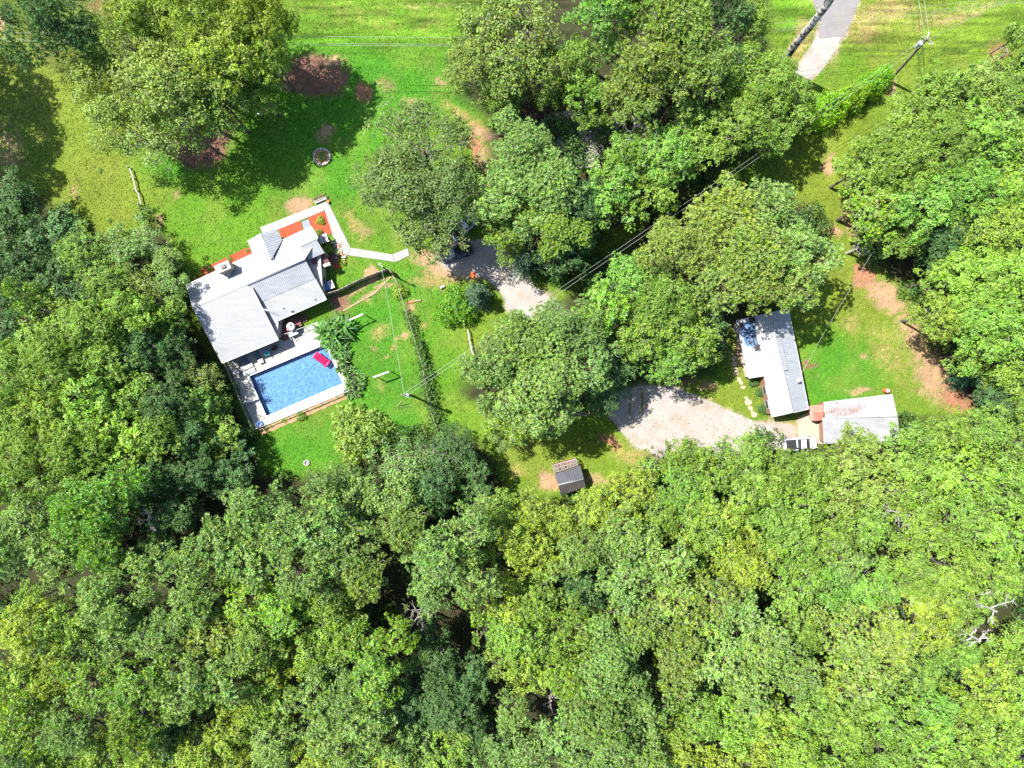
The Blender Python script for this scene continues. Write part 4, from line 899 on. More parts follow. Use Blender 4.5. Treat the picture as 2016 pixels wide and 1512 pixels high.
MB().box((0, 0, 2.6), (.95, .36, .22), 0, .02).build('box', M['white'], cl); MB().box((0, 0, 2.73), (1.0, .4, .04)).build('lid', M['white'], cl)
for o_ in (cl,): o_.location.z = -.05
hb = thing('spa_cover', 'box with half blue half white lid bearing a black curl in the house shade', 'box', tuple(P(650, 563.5)), math.radians(23))
MB().box((0, 0, .4), (1.45, 1.15, .8)).build('tub', M['slate'], hb)
MB().box((-.37, 0, .84), (.72, 1.2, .1)).build('blue_cover', M['blue'], hb); MB().box((.37, 0, .84), (.72, 1.2, .1)).build('white_cover', M['white'], hb)
MB().tube([(.2, .35, .92), (.45, .4, .92), (.58, .2, .92), (.45, .0, .92), (.25, -.12, .92), (.28, -.35, .92), (.55, -.4, .92)], .05, 6).build('curl_mark', M['black'], hb)
rk = thing('rockery', 'ring of pale rocks round a small olive pond between walk and porch', 'rockery')
rd_ = random.Random(5); kk = 0
for px, py, s in [(656+i*2.2, 478+i*1.1+rd_.uniform(-2, 2), 1) for i in range(6)]+[(669+i*1.4, 482+i*5, 1) for i in range(8)]+[(664, 508, 1.1), (668, 514, 1.2), (674, 512, 1.3), (678, 518, 1), (672, 520, 1), (660, 486, 1), (664, 482, 1.2), (667, 488, .9), (671, 500, 1), (680, 507, 1.1), (676, 503, 1)]:
    q = P(px+rd_.uniform(-1, 1), py+rd_.uniform(-1, 1)); MB().ball((q.x, q.y, .12), .22*s*rd_.uniform(.7, 1.2), 6, 4, (1, .8, .7), .22).build('rock', M['rock'] if rd_.random() < .7 else M['terra'], rk)
q = P(667, 496); MB().lathe((q.x, q.y, 0), [(.55, 0), (.58, .25), (.5, .27), (.48, .2)], 16).build('basin', M['stone'], rk)
MB().lathe((q.x, q.y, .2), [(.49, 0), (.0, .005)], 16).build('pond_water', mat('olive_pond', (.13, .16, .05), .15, .3, 2), rk)
sheet('brick_patio', [(645, 503), (662, 497), (668, 512), (655, 522), (650, 514)], M['darkwood'], .05, th=.05, label='small dark red patio between awning and rockery')
# stone ring planter
sr = thing('stone_ring', 'round grey stone planter ring in the shaded lawn', 'planter')
cp_ = P(634.5, 309)
for k in range(22):
    t = k*2*math.pi/22; MB().box((cp_.x+1.18*math.cos(t), cp_.y+1.18*math.sin(t), .16), (.3, .3, .34+random.uniform(-.03, .03)), t, .03).build('stone', M['rock'], sr)
MB().lathe((cp_.x, cp_.y, .02), [(1.05, 0), (1.05, .14), (.01, .2)], 20).build('soil', M['soil'], sr)
fp = thing('fire_pit', 'small round stone fire pit on the grass above the wood', 'fire pit'); cp_ = P(604, 911)
for k in range(12):
    t = k*2*math.pi/12; MB().box((cp_.x+.38*math.cos(t), cp_.y+.38*math.sin(t), .12), (.19, .19, .25), t, .02).build('stone', M['rock'], fp)
MB().lathe((cp_.x, cp_.y, .01), [(.3, 0), (.01, .05)], 12).build('ash', M['greyslab'], fp)

# plants made of long blades
def blade_mesh(name, n, L, Wd, droop, seed, stems=1, spread=0, m=None):
    r = np.random.default_rng(seed); q = []; T = []
    for s in range(stems):
        c0 = np.array([r.normal()*spread, r.normal()*spread, 0]); hgt = r.uniform(.1, .6)*L if stems > 1 else .1
        for i in range(n):
            az = r.random()*6.283; el = r.uniform(.15, 1.35); l = L*r.uniform(.6, 1.1); w = Wd*r.uniform(.7, 1.2)
            d = np.array([math.cos(az)*math.cos(el), math.sin(az)*math.cos(el), math.sin(el)]); sd = np.array([-math.sin(az), math.cos(az), 0])
            pts = []
            for t in (0, .33, .66, 1): p = c0+np.array([0, 0, hgt])+d*l*t-np.array([0, 0, droop*l*t*t]); pts.append(p)
            ws = (.35*w, w, .8*w, .03*w); tn = r.random(3)
            for k in range(3):
                q.append([pts[k]-sd*ws[k]/2, pts[k+1]-sd*ws[k+1]/2, pts[k+1]+sd*ws[k+1]/2, pts[k]+sd*ws[k]/2]); T.append(tn)
    return quads_mesh(name, np.array(q), np.array(T), m or M['leaf'])
def stem_mesh(name, h, r0, n=3, sp=.2):
    mb = MB()
    for k in range(n): t = k*2*math.pi/n; mb.tube([(0, 0, -.05), (sp*.5*math.cos(t), sp*.5*math.sin(t), h*.5), (sp*math.cos(t), sp*math.sin(t), h)], [r0, r0*.8, r0*.6], 6)
    return mb.mesh(name, M['bark'])
ban = blade_mesh('banana_leaves', 60, 2.2, .24, .55, 5, 7, .75)
def plant(name, label, cat, px, py, me, color, sc, z=0, rz=None, group=None, stem=None, part='foliage'):
    p = P(px, py, z) if z else P(px, py); o = thing(name, label, cat, (p.x, p.y, 0), random.uniform(0, 6) if rz is None else rz, group)
    o.scale = (sc,)*3 if not isinstance(sc, tuple) else sc
    f = mesh_obj(part, me, None, o); f.color = (*color, 1)
    if stem is not None: mesh_obj('stem', stem, None, o)
    return o
st1 = stem_mesh('plant_stem', 1.0, .12, 4, .5)
plant('banana_plant', 'large dark green clump of long strap leaves above the pool corner', 'plant', 657, 650, ban, (.05, .13, .025), 1.35, stem=st1)
plant('banana_plant', 'lower part of the strap-leaved clump touching the pool corner', 'plant', 664, 676, ban, (.06, .15, .03), .95, stem=st1)
spk = blade_mesh('spiky_leaves', 30, .9, .16, .4, 6, 5, .4)
for px, py, s, lab in ((675, 702, 1.1, 'bushy strap-leaved shrub right of the pink float'), (684, 722, 1.25, 'bushy strap-leaved shrub halfway down the east pool edge'), (694, 741, 1.15, 'bushy strap-leaved shrub above the lower east pool corner'), (702, 757, 1.25, 'spiky dark shrub off the lower east pool corner'), (698, 776, .9, 'small spiky shrub at the end of the brick edging'), (668, 689, .9, 'small leafy shrub between the strap-leaved clump and pool')):
    plant('strap_leaf_shrub', lab, 'shrub', px, py, spk, (.065, .13, .03), s*1.1, group='strap-leaved shrubs along the east pool edge', stem=st1)
# shrub variants
def shrub_variant(key, R, Ht, seed, L=.2, Wd=.12, csp=.06, kind='b'):
    r = np.random.default_rng(seed); n = int(6.28*R*R*1.6/csp); d = norm(r.normal(size=(n, 3))); d[:, 2] = np.abs(d[:, 2])
    bump_ = 1+.14*np.sin(3*np.arctan2(d[:, 1], d[:, 0])+seed)+.1*np.sin(6*d[:, 2]+7*d[:, 0]*3)
    rr = (.75+.3*r.random(n))*bump_; pos = d*rr[:, None]*np.array([R, R, Ht*.95]); nr = norm(d+.4*r.normal(size=(n, 3))+np.array([0, 0, .3]))
    V, T = sprays(pos, nr, 6, L, Wd, r, (0, .8), .3); me = quads_mesh('foliage_'+key, V, T, M['leaf']); return me
sh = [shrub_variant('sh%d' % i, 1.0, 1.2, 80+i, .16, .1, .05) for i in range(2)]
shst = stem_mesh('shrub_stem', .7, .05, 4, .35)
def shrub(px, py, rpx, tone, label, hsc=1.0, group=None, name='shrub'):
    s = rpx*K; c = TONE[tone][0] if isinstance(tone, str) else tone
    return plant(name, label, 'shrub', px, py, sh[random.randrange(2)], c, (s, s, s*hsc), group=group, stem=shst)
G1 = 'shrubs in the red mulch beds'
shrub(393.5, 538.5, 7, 'O', 'olive shrub at the west end of the long mulch bed', .8, G1); shrub(413, 529, 7, 'O', 'olive shrub in the long mulch bed left of the chimney', .8, G1)
shrub(452, 511, 6.5, 'O', 'olive shrub in the mulch bed right of the chimney', .8, G1); shrub(487.5, 494, 4.5, 'O', 'small olive shrub at the gable wing end of the mulch bed', .8, G1)
shrub(632, 435, 9, 'Y', 'open yellow-green shrub in the mulch bed inside the walk', .9, G1); shrub(629, 459, 8, 'G', 'rounded green shrub at the foot of the upper mulch bed', .9, G1)
shrub(648, 493, 10, 'G', 'dense dark shrub between the porch and rockery', 1.2, G1); shrub(674, 517, 8, 'L', 'bright leafy shrub among the lower rocks', .8, G1)
shrub(634.5, 309, 11, 'G', 'leafy plant filling the stone ring', .5)
shrub(788, 574, 15, 'Y', 'round yellow-green shrub on the vine fence near the lamp post', 1.0)
shrub(594, 819, 10, 'G', 'dark green shrub on the brick edging below the pool', 1.0); shrub(683, 772, 7, 'D', 'small dark shrub at the east end of the brick edging', .9)
shrub(560, 828, 5, 'L', 'tiny lime green shrub on the strip below the pool', .6)
shrub(1482, 753, 10, 'D', 'dark round shrub at the porch corner of the long house', 1, 'foundation shrubs of the long house'); shrub(1495, 773.5, 8.5, 'D', 'dark round shrub midway along the long house', 1, 'foundation shrubs of the long house')
shrub(1500.5, 806, 10.5, 'D', 'dark round shrub at the gravel end of the long house', 1, 'foundation shrubs of the long house')
shrub(197, 336, 5, 'G', 'lone small weed clump on the olive lawn', .6); shrub(215, 434, 5, 'G', 'small weed clump on the lawn above the dark wood', .6)
shrub(1165, 858, 9, 'L', 'pale sapling in the tree shade right of the big pine', 1.5)
# large round bushes
bigb = [shrub_variant('big%d' % i, 2.4, 3.0, 90+i, .24, .12, .07) for i in range(2)]
def bush(px, py, rpx, h, color, label, group=None, i=0, name='bush'):
    zz = h*.4; p = P(px, py, zz); s = rpx*K*(H-zz)/H/2.4
    o = thing(name, label, 'bush', (p.x, p.y, 0), random.uniform(0, 6), group); o.scale = (s, s, h/3.0)
    f = mesh_obj('foliage', bigb[i], None, o); f.color = (*color, 1); mesh_obj('stem', shst, None, o); return o
bush(897, 606, 38, 3.6, (.085, .2, .02), 'large round bright green bush left of the dark cedar')
bush(705, 855, 56, 4.2, (.150, .220, .045), 'large fluffy yellow-green bush below the vine-free lawn', i=1)
GH = 'clipped evergreens in a row beside the lane'
for px, py, r_, h, c, lab in ((1614, 220, 35, 5.0, (.15, .31, .022), 'lowest and largest bright evergreen bush of the row'), (1652, 205, 27, 4.4, (.15, .29, .022), 'second evergreen bush up the row'), (1684, 190, 25, 4.2, (.15, .27, .025), 'third evergreen bush up the row with orange tips'), (1710, 172, 25, 4.2, (.12, .27, .022), 'fourth evergreen bush up the row'), (1736, 152, 22, 3.6, (.13, .29, .022), 'topmost evergreen bush of the row beneath the power line')):
    bush(px, py, r_, h, c, lab, GH, random.randrange(2), 'evergreen_bush')
# cedar: star of drooping boughs
def cedar_mesh(seed, R=3.0, Ht=6.5):
    r = np.random.default_rng(seed); pos = []; nr = []
    for lv in range(16):
        t = lv/16; z = Ht*(.12+.86*t); rad = R*(1-t)**.75
        for b in range(11):
            az = r.random()*6.28; l = rad*r.uniform(.65, 1.12); n = max(3, int(l/.16))
            for k in range(n):
                q = k/n; p = np.array([math.cos(az)*l*q, math.sin(az)*l*q, z+.12*l*q-.3*l*q*q])+r.normal(size=3)*.07; pos.append(p); nr.append([math.cos(az)*.6, math.sin(az)*.6, .9])
    pos = np.array(pos); nr = norm(np.array(nr)); V, T = sprays(pos, nr, 5, .30, .11, r, (.2, 1.0), .15); return quads_mesh('cedar_foliage', V, T, M['needle'])
ced = [cedar_mesh(3), cedar_mesh(4)]; cst = MB().tube([(0, 0, -.1), (0, 0, 6.3)], [.16, .03], 8).mesh('cedar_trunk', M['bark'])
def cedar(px, py, rpx, h, color, label, i=0):
    z = h*.4; p = P(px, py, z); s = rpx*K*(H-z)/H/3.0; o = thing('cedar_tree', label, 'tree', (p.x, p.y, 0), random.uniform(0, 6)); o.scale = (s, s, h/6.5)
    mesh_obj('trunk', cst, None, o); f = mesh_obj('foliage', ced[i], None, o); f.color = (*color, 1); return o
cedar(940, 582, 36, 6.5, (.06, .11, .06), 'spiky blue-green cedar on the edge of the gravel driveway')
cedar(1035, 515, 42, 8, (.055, .10, .055), 'spiky grey-green cedar leaning over the shaded gravel driveway', 1)
cedar(1905, 742, 34, 6, (.04, .10, .055), 'dark blue-green cedar at the edge of the bare dirt patch')
cedar(1100, 545, 22, 6, (.05, .13, .03), 'small leaning green conifer beside the dim lawn strip', 1)

# ------------------------------------------------------------------ fences
def chain_fence(name, pts, h, label, m=None, parts_n=12):
    f = thing(name, label, 'fence'); m = m or M['galv']; W_ = [P(a, b) for a, b in pts]; top = MB(); net = MB()
    for a, b in zip(W_[:-1], W_[1:]):
        top.tube([a+Vector((0, 0, h)), b+Vector((0, 0, h))], .035, 6)
        n_ = int((b-a).length/.22)
        for k in range(n_):
            p = a.lerp(b, k/n_); q = a.lerp(b, min(1, (k+4)/n_)); net.beam(p+Vector((0, 0, .05)), q+Vector((0, 0, h)), .012, .012); net.beam(q+Vector((0, 0, .05)), p+Vector((0, 0, h)), .012, .012)
    top.build('top_rail', m, f); o = net.build('wire_mesh', m, f); o['kind'] = 'stuff'
    for a, b in zip(W_[:-1], W_[1:]):
        n_ = max(1, round((b-a).length/2.6))
        for k in range(n_+(b == W_[-1])): p = a.lerp(b, k/n_); MB().tube([p, p+Vector((0, 0, h+.06))], .045, 8).build('post', m, f)
    return f
VF = [(775, 541), (787, 566), (800, 612), (818, 668), (832, 715), (842, 770), (852, 815), (864, 850)]
chain_fence('chain_link_fence', VF, 1.3, 'chain-link fence overgrown with vines running down the lawn', M['greywood'])
vp = [];
for a, b in zip(VF[2:-1], VF[3:]):
    A_, B_ = P(*a), P(*b); n_ = int((B_-A_).length*75*(1.3 if a[1] > 660 else .6))
    for k in range(n_): q = A_.lerp(B_, random.random()); w_ = .26+.5*vnoise(q.x, q.y, 1.8); vp.append((q.x+.25+random.gauss(0, w_), q.y+random.gauss(0, .2), random.uniform(.1, 1.5)))
vp = np.array(vp); V, T = sprays(vp, norm(rng.normal(size=vp.shape)+np.array([0, 0, 1.2])), 5, .22, .13, rng)
vo_ = mesh_obj('vines', quads_mesh('vines', V, T, M['leaf']), None); vo_.color = (.06, .12, .028, 1); tag(vo_, 'tangled green vines on the chain-link fence', kind='stuff')
chain_fence('pool_fence', [(447, 715), (503, 846), (530, 835)], 1.2, 'white-railed pool fence down the west side of the deck', M['trim'])
chain_fence('pool_fence', [(530, 835), (603, 805), (690, 769)], 1.0, 'low dark wire fence along the lower deck edge', M['galv'])
wf = thing('board_fence', 'weathered wooden board fence running from the house to the lamp post', 'fence')
FP = [(642.5, 582.5), (672, 573.5), (707, 556), (745, 540), (768, 532)]
bd = MB()
for a, b in zip(FP[:-1], FP[1:]):
    A_, B_ = P(*a), P(*b); n_ = int((B_-A_).length/.15); rz = math.atan2(B_.y-A_.y, B_.x-A_.x)
    for k in range(n_): q = A_.lerp(B_, (k+.5)/n_); h = 1.7+random.uniform(-.05, .05); bd.box((q.x, q.y, h/2), (.135, .025, h), rz)
    MB().beam(A_+Vector((0, 0, 1.6)), B_+Vector((0, 0, 1.6)), .1, .08).build('rail', M['greywood'], wf)
    for t in (0, .5): q = A_.lerp(B_, t); MB().box((q.x, q.y, .92), (.12, .12, 1.84), rz).build('post', M['greywood'], wf)
o = bd.build('boards', M['greywood'], wf); o['kind'] = 'stuff'
gt = thing('wooden_gate', 'wooden gate at the lamp-post end of the board fence', 'gate')
A_, B_ = P(768.5, 532), P(778, 545)
for k in range(7):
    q = A_.lerp(B_, (k+.5)/7); MB().box((q.x, q.y, .85), (.15, .03, 1.6), math.atan2(B_.y-A_.y, B_.x-A_.x)).build('plank', M['greywood'], gt)
MB().beam(A_+Vector((0, 0, 1.5)), B_+Vector((0, 0, 1.5)), .12, .1).build('rail', M['greywood'], gt)
bx = thing('retaining_border', 'brown timber border along the soil strip beside the board fence', 'border')
for a, b in (((676, 612), (738, 577)), ((738, 577), (770, 545))):
    A_, B_ = P(*a), P(*b); MB().beam(A_+Vector((0, 0, .06)), B_+Vector((0, 0, .06)), .14, .14).build('timber', M['brick'], bx)
# left: old rails lying between lawns
lf = thing('rail_fence', 'broken pale split-rail fence between the two upper lawns', 'fence')
for a, b in (((255, 331), (263, 352)), ((262, 350), (268, 375)), ((266, 372), (275, 385)), ((273, 383), (278, 405))):
    MB().beam(P(a[0], a[1], .6), P(b[0], b[1], .5), .16, .14).build('rail', M['dead'], lf)
for px, py in ((255, 331), (263, 351), (268, 375), (276, 404)): q = P(px, py); MB().box((q.x, q.y, .35), (.16, .16, .75), .3).build('post', M['greywood'], lf)
lr = thing('rail_fence', 'short pale rail fence on the lawn right of the vine fence', 'fence')
pts_ = [(921, 650), (924, 668), (928, 688), (934, 706)]
for a, b in zip(pts_[:-1], pts_[1:]): MB().beam(P(a[0], a[1], .75), P(b[0], b[1], .75), .17, .1).build('rail', M['dead'], lr)
for a in pts_: q = P(*a); MB().box((q.x, q.y, .38), (.14, .14, .76)).build('post', M['greywood'], lr)
# clothes line frames
for a, b, lab in (((687, 630.5), (715, 618), 'white clothes-line frame beside the strap-leaved clump'), ((734.5, 743), (765.5, 731.5), 'white clothes-line frame lower on the lawn')):
    f = thing('clothesline_frame', lab, 'frame', group='clothes-line frames on the fenced lawn'); A_, B_ = P(a[0], a[1], 2.5), P(b[0], b[1], 2.5)
    MB().beam(A_, B_, .2, .1).build('crossbar', M['white'], f)
    for q in (A_.lerp(B_, .06), A_.lerp(B_, .98)): MB().box((q.x, q.y, 1.2), (.11, .11, 2.45)).build('post', M['galv'], f)
# poles, lamps and wires
def pole(base, top, h, r, name, label, m=None):
    o = thing(name, label, 'utility pole'); A_, B_ = P(*base), P(top[0], top[1], h)
    MB().tube([A_-Vector((0, 0, .2)), A_.lerp(B_, .5), B_], [r*1.2, r, r*.75], 10).build('pole', m or M['polewood'], o); return o, A_, B_
pa, A1_, TA = pole((812, 779), (795, 777), 9.5, .17, 'utility_pole', 'wooden utility pole in the fenced lawn seen nearly end-on')
MB().tube([TA+Vector((.32, -.1, -1.6)), TA+Vector((.32, -.1, -.6))], .26, 12).build('transformer', M['galv'], pa)
MB().beam(TA+Vector((-.5, .1, -.25)), TA+Vector((.4, -.1, -.25)), .1, .1).build('crossarm', M['polewood'], pa)
for s in (-.4, .3): MB().tube([TA+Vector((s, -.02, -.2)), TA+Vector((s, -.02, .02))], [.06, .04], 8).build('insulator', M['white'], pa)
pb, A2_, TB = pole((1750, 160), (1826, 76), 11.5, .19, 'utility_pole', 'tall wooden utility pole with transformer beside the evergreen row')
dB = (TB-A2_).normalized()
qb = A2_+dB*(10.2); MB().tube([qb+Vector((-.45, 0, -.6)), qb+Vector((-.45, 0, .5))], .32, 12).build('transformer', M['galv'], pb)
MB().tube([qb+Vector((-.45, 0, .5)), qb+Vector((-.4, 0, .8))], [.08, .05], 8).build('bushing', M['white'], pb)
qc = A2_+dB*11.2; MB().beam(qc+Vector((-.7, .35, 0)), qc+Vector((.7, -.35, 0)), .11, .11).build('crossarm', M['polewood'], pb)
for s in (-.6, 0, .6): MB().tube([qc+Vector((s, -s*.5, .05)), qc+Vector((s, -s*.5, .3))], [.07, .05], 8).build('insulator', M['white'], pb)
MB().tube([qc+Vector((.5, -.4, -.2)), qc+Vector((.9, -.5, .1))], .07, 8).build('fuse_cutout', M['white'], pb)
MB().tube([qc+Vector((0.1, .3, .1)), qc+Vector((.25, .9, .35))], .08, 8).build('arrester', M['white'], pb)
pl, A3_, TC = pole((779, 545), (753, 525), 6.5, .1, 'lamp_post', 'dark lamp post with white lamp head by the gate', M['black'])
pl['category'] = 'lamp post'; MB().lathe(tuple(TC+Vector((-.35, .35, -.1))), [(.05, 0), (.16, .05), (.18, .2), (.08, .3)], 12).build('lamp_head', M['white'], pl)
MB().tube([TC, TC+Vector((-.35, .35, .02))], .05, 6).build('arm', M['galv'], pl)
def wire(name, A_, B_, sag, r, label, m=None, group='overhead wires'):
    mb = MB(); A_, B_ = Vector(A_), Vector(B_); pts = []
    for k in range(25): t = k/24; pts.append(A_.lerp(B_, t)-Vector((0, 0, sag*4*t*(1-t))))
    mb.tube(pts, r, 5); o = mb.build(name, m or M['wire']); tag(o, label, 'wire', group); return o
wire('power_line', TA+Vector((-.1, .1, -.1)), TB+Vector((-.35, .1, -.7)), 2.5, .02, 'upper strand of the line between the lawn pole and lane pole')
wire('power_line', TA+Vector((.15, -.25, -.3)), TB+Vector((.05, -.3, -.9)), 2.5, .02, 'lower strand of the line between the lawn pole and lane pole')
wire('power_line', TA+Vector((-.1, 0, -1.0)), TC+Vector((0, 0, 1.0)), .3, .018, 'thin pale wire from the lawn pole up to the lamp post')
for k, (y0, y1, y2, m_) in enumerate(((62, 75, 12, 'wire'), (76, 88, 20, 'wire'), (79, 92, 26, 'wire'))):
    p0, p1, p2 = P(-150, y0-2, 9.5), P(1250, y1, 9.5), P(2150, y2-40, 9.5)
    wire('roadside_line', p0, p1, .5, .02 if k else .026, ('topmost', 'middle', 'lowest')[k]+' of three wires crossing the top lawn', M[m_])
    wire('roadside_line', p1, p2, .5, .018, ('topmost', 'middle', 'lowest')[k]+' of three wires crossing above the lane', M[m_])
wire('guy_line', qc, P(1790, -120, 10), .2, .022, 'pale wire going straight up the photo from the lane pole'); wire('guy_line', qc+Vector((.6, -.3, 0)), P(1805, -120, 10), .2, .022, 'second pale wire going up from the lane pole')
wire('guy_line', qc, P(2100, -60, 10), .3, .022, 'pale wire from the lane pole to the upper right corner')
wire('guy_wire', qb, P(1820, 160), 0, .03, 'pale guy wire anchored in the grass below the lane pole')
wire('guy_wire', A2_+dB*8, P(1705, 98), 0, .02, 'thin dark guy wire anchored in the grass left of the lane pole', M['wiredark'])
wire('service_drop', P(1577, 737, 3.4), P(1716, 500, 9), .4, .018, 'thin pale service wire from the long white roof to the wood')
for k in range(3):
    pass
gy = thing('guy_anchor', 'tan guy wire guard with thin rods on the grass below the lawn pole', 'anchor')
MB().beam(P(781, 800, 0), P(790, 789, 1.6), .06, .06).build('guard', M['flag'], gy)
for dy in (0, 2.6, 5): MB().tube([P(785, 799+dy, .05), P(808, 796.5+dy*1.1, .05)], .02, 5).build('rod', M['black'], gy)
# big dead snag at the top right
sn = thing('dead_tree', 'tall bare mottled trunk leaning across the lane at the top', 'tree')
b0 = P(1532, 134); t0 = P(1648, -18, 20)
pts_ = [b0.lerp(t0, t)+Vector((random.gauss(0, .08), random.gauss(0, .08), 0)) for t in (0, .2, .4, .55, .7, .85, 1)]
snm = mat('mottled_bark', (0.035, 0.03, 0.028), .9, .3, 1.6, .6, col2=(0.42, 0.39, 0.36), bscale=6)
for q_ in snm.node_tree.nodes:
    if q_.type == 'VALTORGB': q_.color_ramp.elements[0].position = .44; q_.color_ramp.elements[1].position = .53
MB().tube(pts_, [.62, .56, .52, .5, .46, .42, .38], 12).build('trunk', snm, sn)
for t, d in ((.82, (-.6, 1.2, 2.2)), (.88, (.9, .6, 2)), (.93, (-.9, .9, 1.8)), (.97, (.5, 1.4, 2))):
    p = b0.lerp(t0, t); MB().tube([p, p+Vector(d)*.6, p+Vector(d)], [.2, .14, .05], 7).build('limb', snm, sn)
for k in range(7):
    p = b0.lerp(t0, .35+k*.07); d = Vector((random.gauss(0, 1), random.gauss(0, 1), .6)).normalized()*random.uniform(.5, .9); MB().tube([p, p+d], [.1, .04], 6).build('stub', snm, sn)

# dead branchy trees
def dead_tree(px, py, z, R, label, seed, h0=0.0, m=None, n=7, cat='tree', name='dead_tree'):
    r = random.Random(seed); p = P(px, py, z); o = thing(name, label, cat, (p.x, p.y, 0), 0)
    MB().tube([(0, 0, 0), (.2, .1, z*.5), (0, 0, z)], [.22, .17, .12], 8).build('trunk', m or M['dead'], o)
    def br(a, d, L_, rad, dep, mb):
        e = a+d*L_; mid = a.lerp(e, .5)+Vector((r.gauss(0, .1), r.gauss(0, .1), r.gauss(0, .1)))*L_; mb.tube([a, mid, e], [rad, rad*.8, rad*.5], 5)
        if dep:
            for k in range(3): br(a.lerp(e, r.uniform(.4, 1)), (d+Vector((r.gauss(0, .6), r.gauss(0, .6), r.gauss(0, .3)))).normalized(), L_*r.uniform(.4, .7), rad*.55, dep-1, mb)
    for k in range(n):
        a = r.random()*6.28; mb = MB(); br(Vector((0, 0, z-r.random()*z*.3)), Vector((math.cos(a), math.sin(a), r.uniform(.0, .6))).normalized(), R*r.uniform(.4, .8), .09, 2, mb); mb.build('limb', m or M['dead'], o)
    return o
dead_tree(1962, 1204, 14, 3.0, 'bleached dead tree with bare branches near the right edge of the wood', 2)
dead_tree(1693, 488, 4, 1.7, 'small pale dead tree on the lawn edge beside the right-hand wood', 3)
dead_tree(290, 1024, 13, 2.2, 'fallen grey dead tree in the left part of the wood', 4, m=M['twig'])
dead_tree(1250, 248, 12, 2.4, 'grey dead branches below the big pine at the top', 5, m=M['twig'])
dead_tree(60, 608, 10, 2.4, 'bare pale stem in the left wood level with the roof', 6)
dead_tree(1085, 1380, 5, 1.8, 'dead brush in the dark gap low in the wood', 7, m=M['twig'])
dead_tree(823, 1215, 11, 2.6, 'bare grey tree at the dark gap in the middle of the wood', 8, m=M['twig'])
dead_tree(1790, 1015, 14, 2.4, 'bare branches in the wood below the rusty garage', 9, m=M['twig'])
dead_tree(1930, 1262, 13, 1.7, 'second bare branchy top just left of the bleached dead tree', 10)

# ------------------------------------------------------------------ vehicles
def loft(sections, m=None):
    """sections: list of (x, halfwidth, z0, z1, rounding)"""
    mb = MB(); n_ = 10
    for x, hw, z0, z1, rn in sections:
        for y, z in ((-hw*.9, z0), (-hw, z0+.15), (-hw, z0+(z1-z0)*.6), (-hw*.93, z1-.06*rn), (-hw*.7, z1), (hw*.7, z1), (hw*.93, z1-.06*rn), (hw, z0+(z1-z0)*.6), (hw, z0+.15), (hw*.9, z0)): mb.v.append((x, y, z))
    for i in range(len(sections)-1):
        for k in range(n_): mb.f.append((i*n_+k, i*n_+(k+1) % n_, (i+1)*n_+(k+1) % n_, (i+1)*n_+k))
    mb.f.append(tuple(range(n_))); mb.f.append(tuple((len(sections)-1)*n_+k for k in range(n_-1, -1, -1))); return mb
def vehicle(px, py, rz, paint, label, kind='suv'):
    p = P(px, py); t = thing('parked_'+('truck' if kind == 'truck' else 'car'), label, 'truck' if kind == 'truck' else 'car', (p.x, p.y, .02), rz)
    loft([(-2.4, .75, .35, .8, 1), (-2.3, .88, .3, .95, 1), (-1.2, .93, .25, 1.02, 1), (1.0, .93, .25, 1.02, 1), (1.9, .9, .3, .95, 1), (2.3, .8, .35, .8, 1), (2.42, .6, .4, .65, 1)]).build('body', paint, t)
    if kind == 'truck': sec = [(-.5, .78, 1.0, 1.1, 1), (-.35, .75, 1.0, 1.72, 1), (.55, .74, 1.0, 1.74, 1), (1.2, .78, 1.0, 1.1, 1)]
    else: sec = [(-2.2, .78, .95, 1.05, 1), (-1.9, .74, .98, 1.6, 1), (.3, .74, .98, 1.66, 1), (1.15, .78, .98, 1.08, 1)]
    cb = loft(sec).build('cabin', M['glass'], t)
    x0, x1 = sec[1][0]+.08, sec[2][0]-.05
    MB().box(((x0+x1)/2, 0, sec[2][3]+.02), (x1-x0, 1.3, .06), 0, .05).build('roof_panel', paint, t)
    if kind == 'truck': MB().box((-1.45, 0, 1.04), (1.5, 1.45, .05)).build('bed_liner', M['black'], t)
    for x in (-1.45, 1.45):
        for s in (-.85, .85):
            w = MB(); w.tube([(x, s-.1, .33), (x, s+.1, .33)], .33, 14).build('wheel', M['tyre'], t)
    for s in (-.6, .6): MB().box((2.3, s, .72), (.14, .32, .14), 0, .02).build('headlight', M['white'], t)
    for s in (-.98, .98): MB().box((.85, s, 1.08), (.12, .18, .13), 0, .02).build('mirror', paint, t)
    MB().beam((.5, 0, 1.55), (1.08, 0, 1.12), 1.25, .03).build('windscreen', M['glass'], t)
    return t
vehicle(899, 499, math.radians(198), M['carblack'], 'black car parked under the trees at the end of the gravel drive')
vehicle(914, 448, math.radians(43), M['carwhite'], 'white pickup truck mostly hidden under the tree crowns', 'truck')
vehicle(1572, 873, math.radians(4), M['carwhite'], 'white pickup truck at the foot of the tan slab', 'truck')
um = thing('patio_umbrella', 'small orange umbrella at the edge of the gravel driveway', 'umbrella', tuple(P(932.5, 545)))
cn = MB(); cn.lathe((0, 0, 1.75), [(.44, 0), (.44, .02), (.25, .14), (.02, .2)], 8); cn.build('canopy', M['orange'], um); MB().tube([(0, 0, 0), (0, 0, 2.0)], .03, 6).build('pole', M['white'], um)
bc = thing('toy_car', 'small pale pink and white ride-on toy on the lawn beside the bright bush', 'toy', tuple(P(871.5, 565)), .5)
MB().box((0, 0, .3), (.75, .42, .24), 0, .05).build('body', M['pink'], bc); MB().box((-.1, 0, .48), (.3, .3, .16), 0, .04).build('seat', M['white'], bc)
for x in (-.25, .25):
    for s in (-.22, .22): MB().tube([(x, s-.04, .13), (x, s+.04, .13)], .13, 10).build('wheel', M['tyre'], bc)
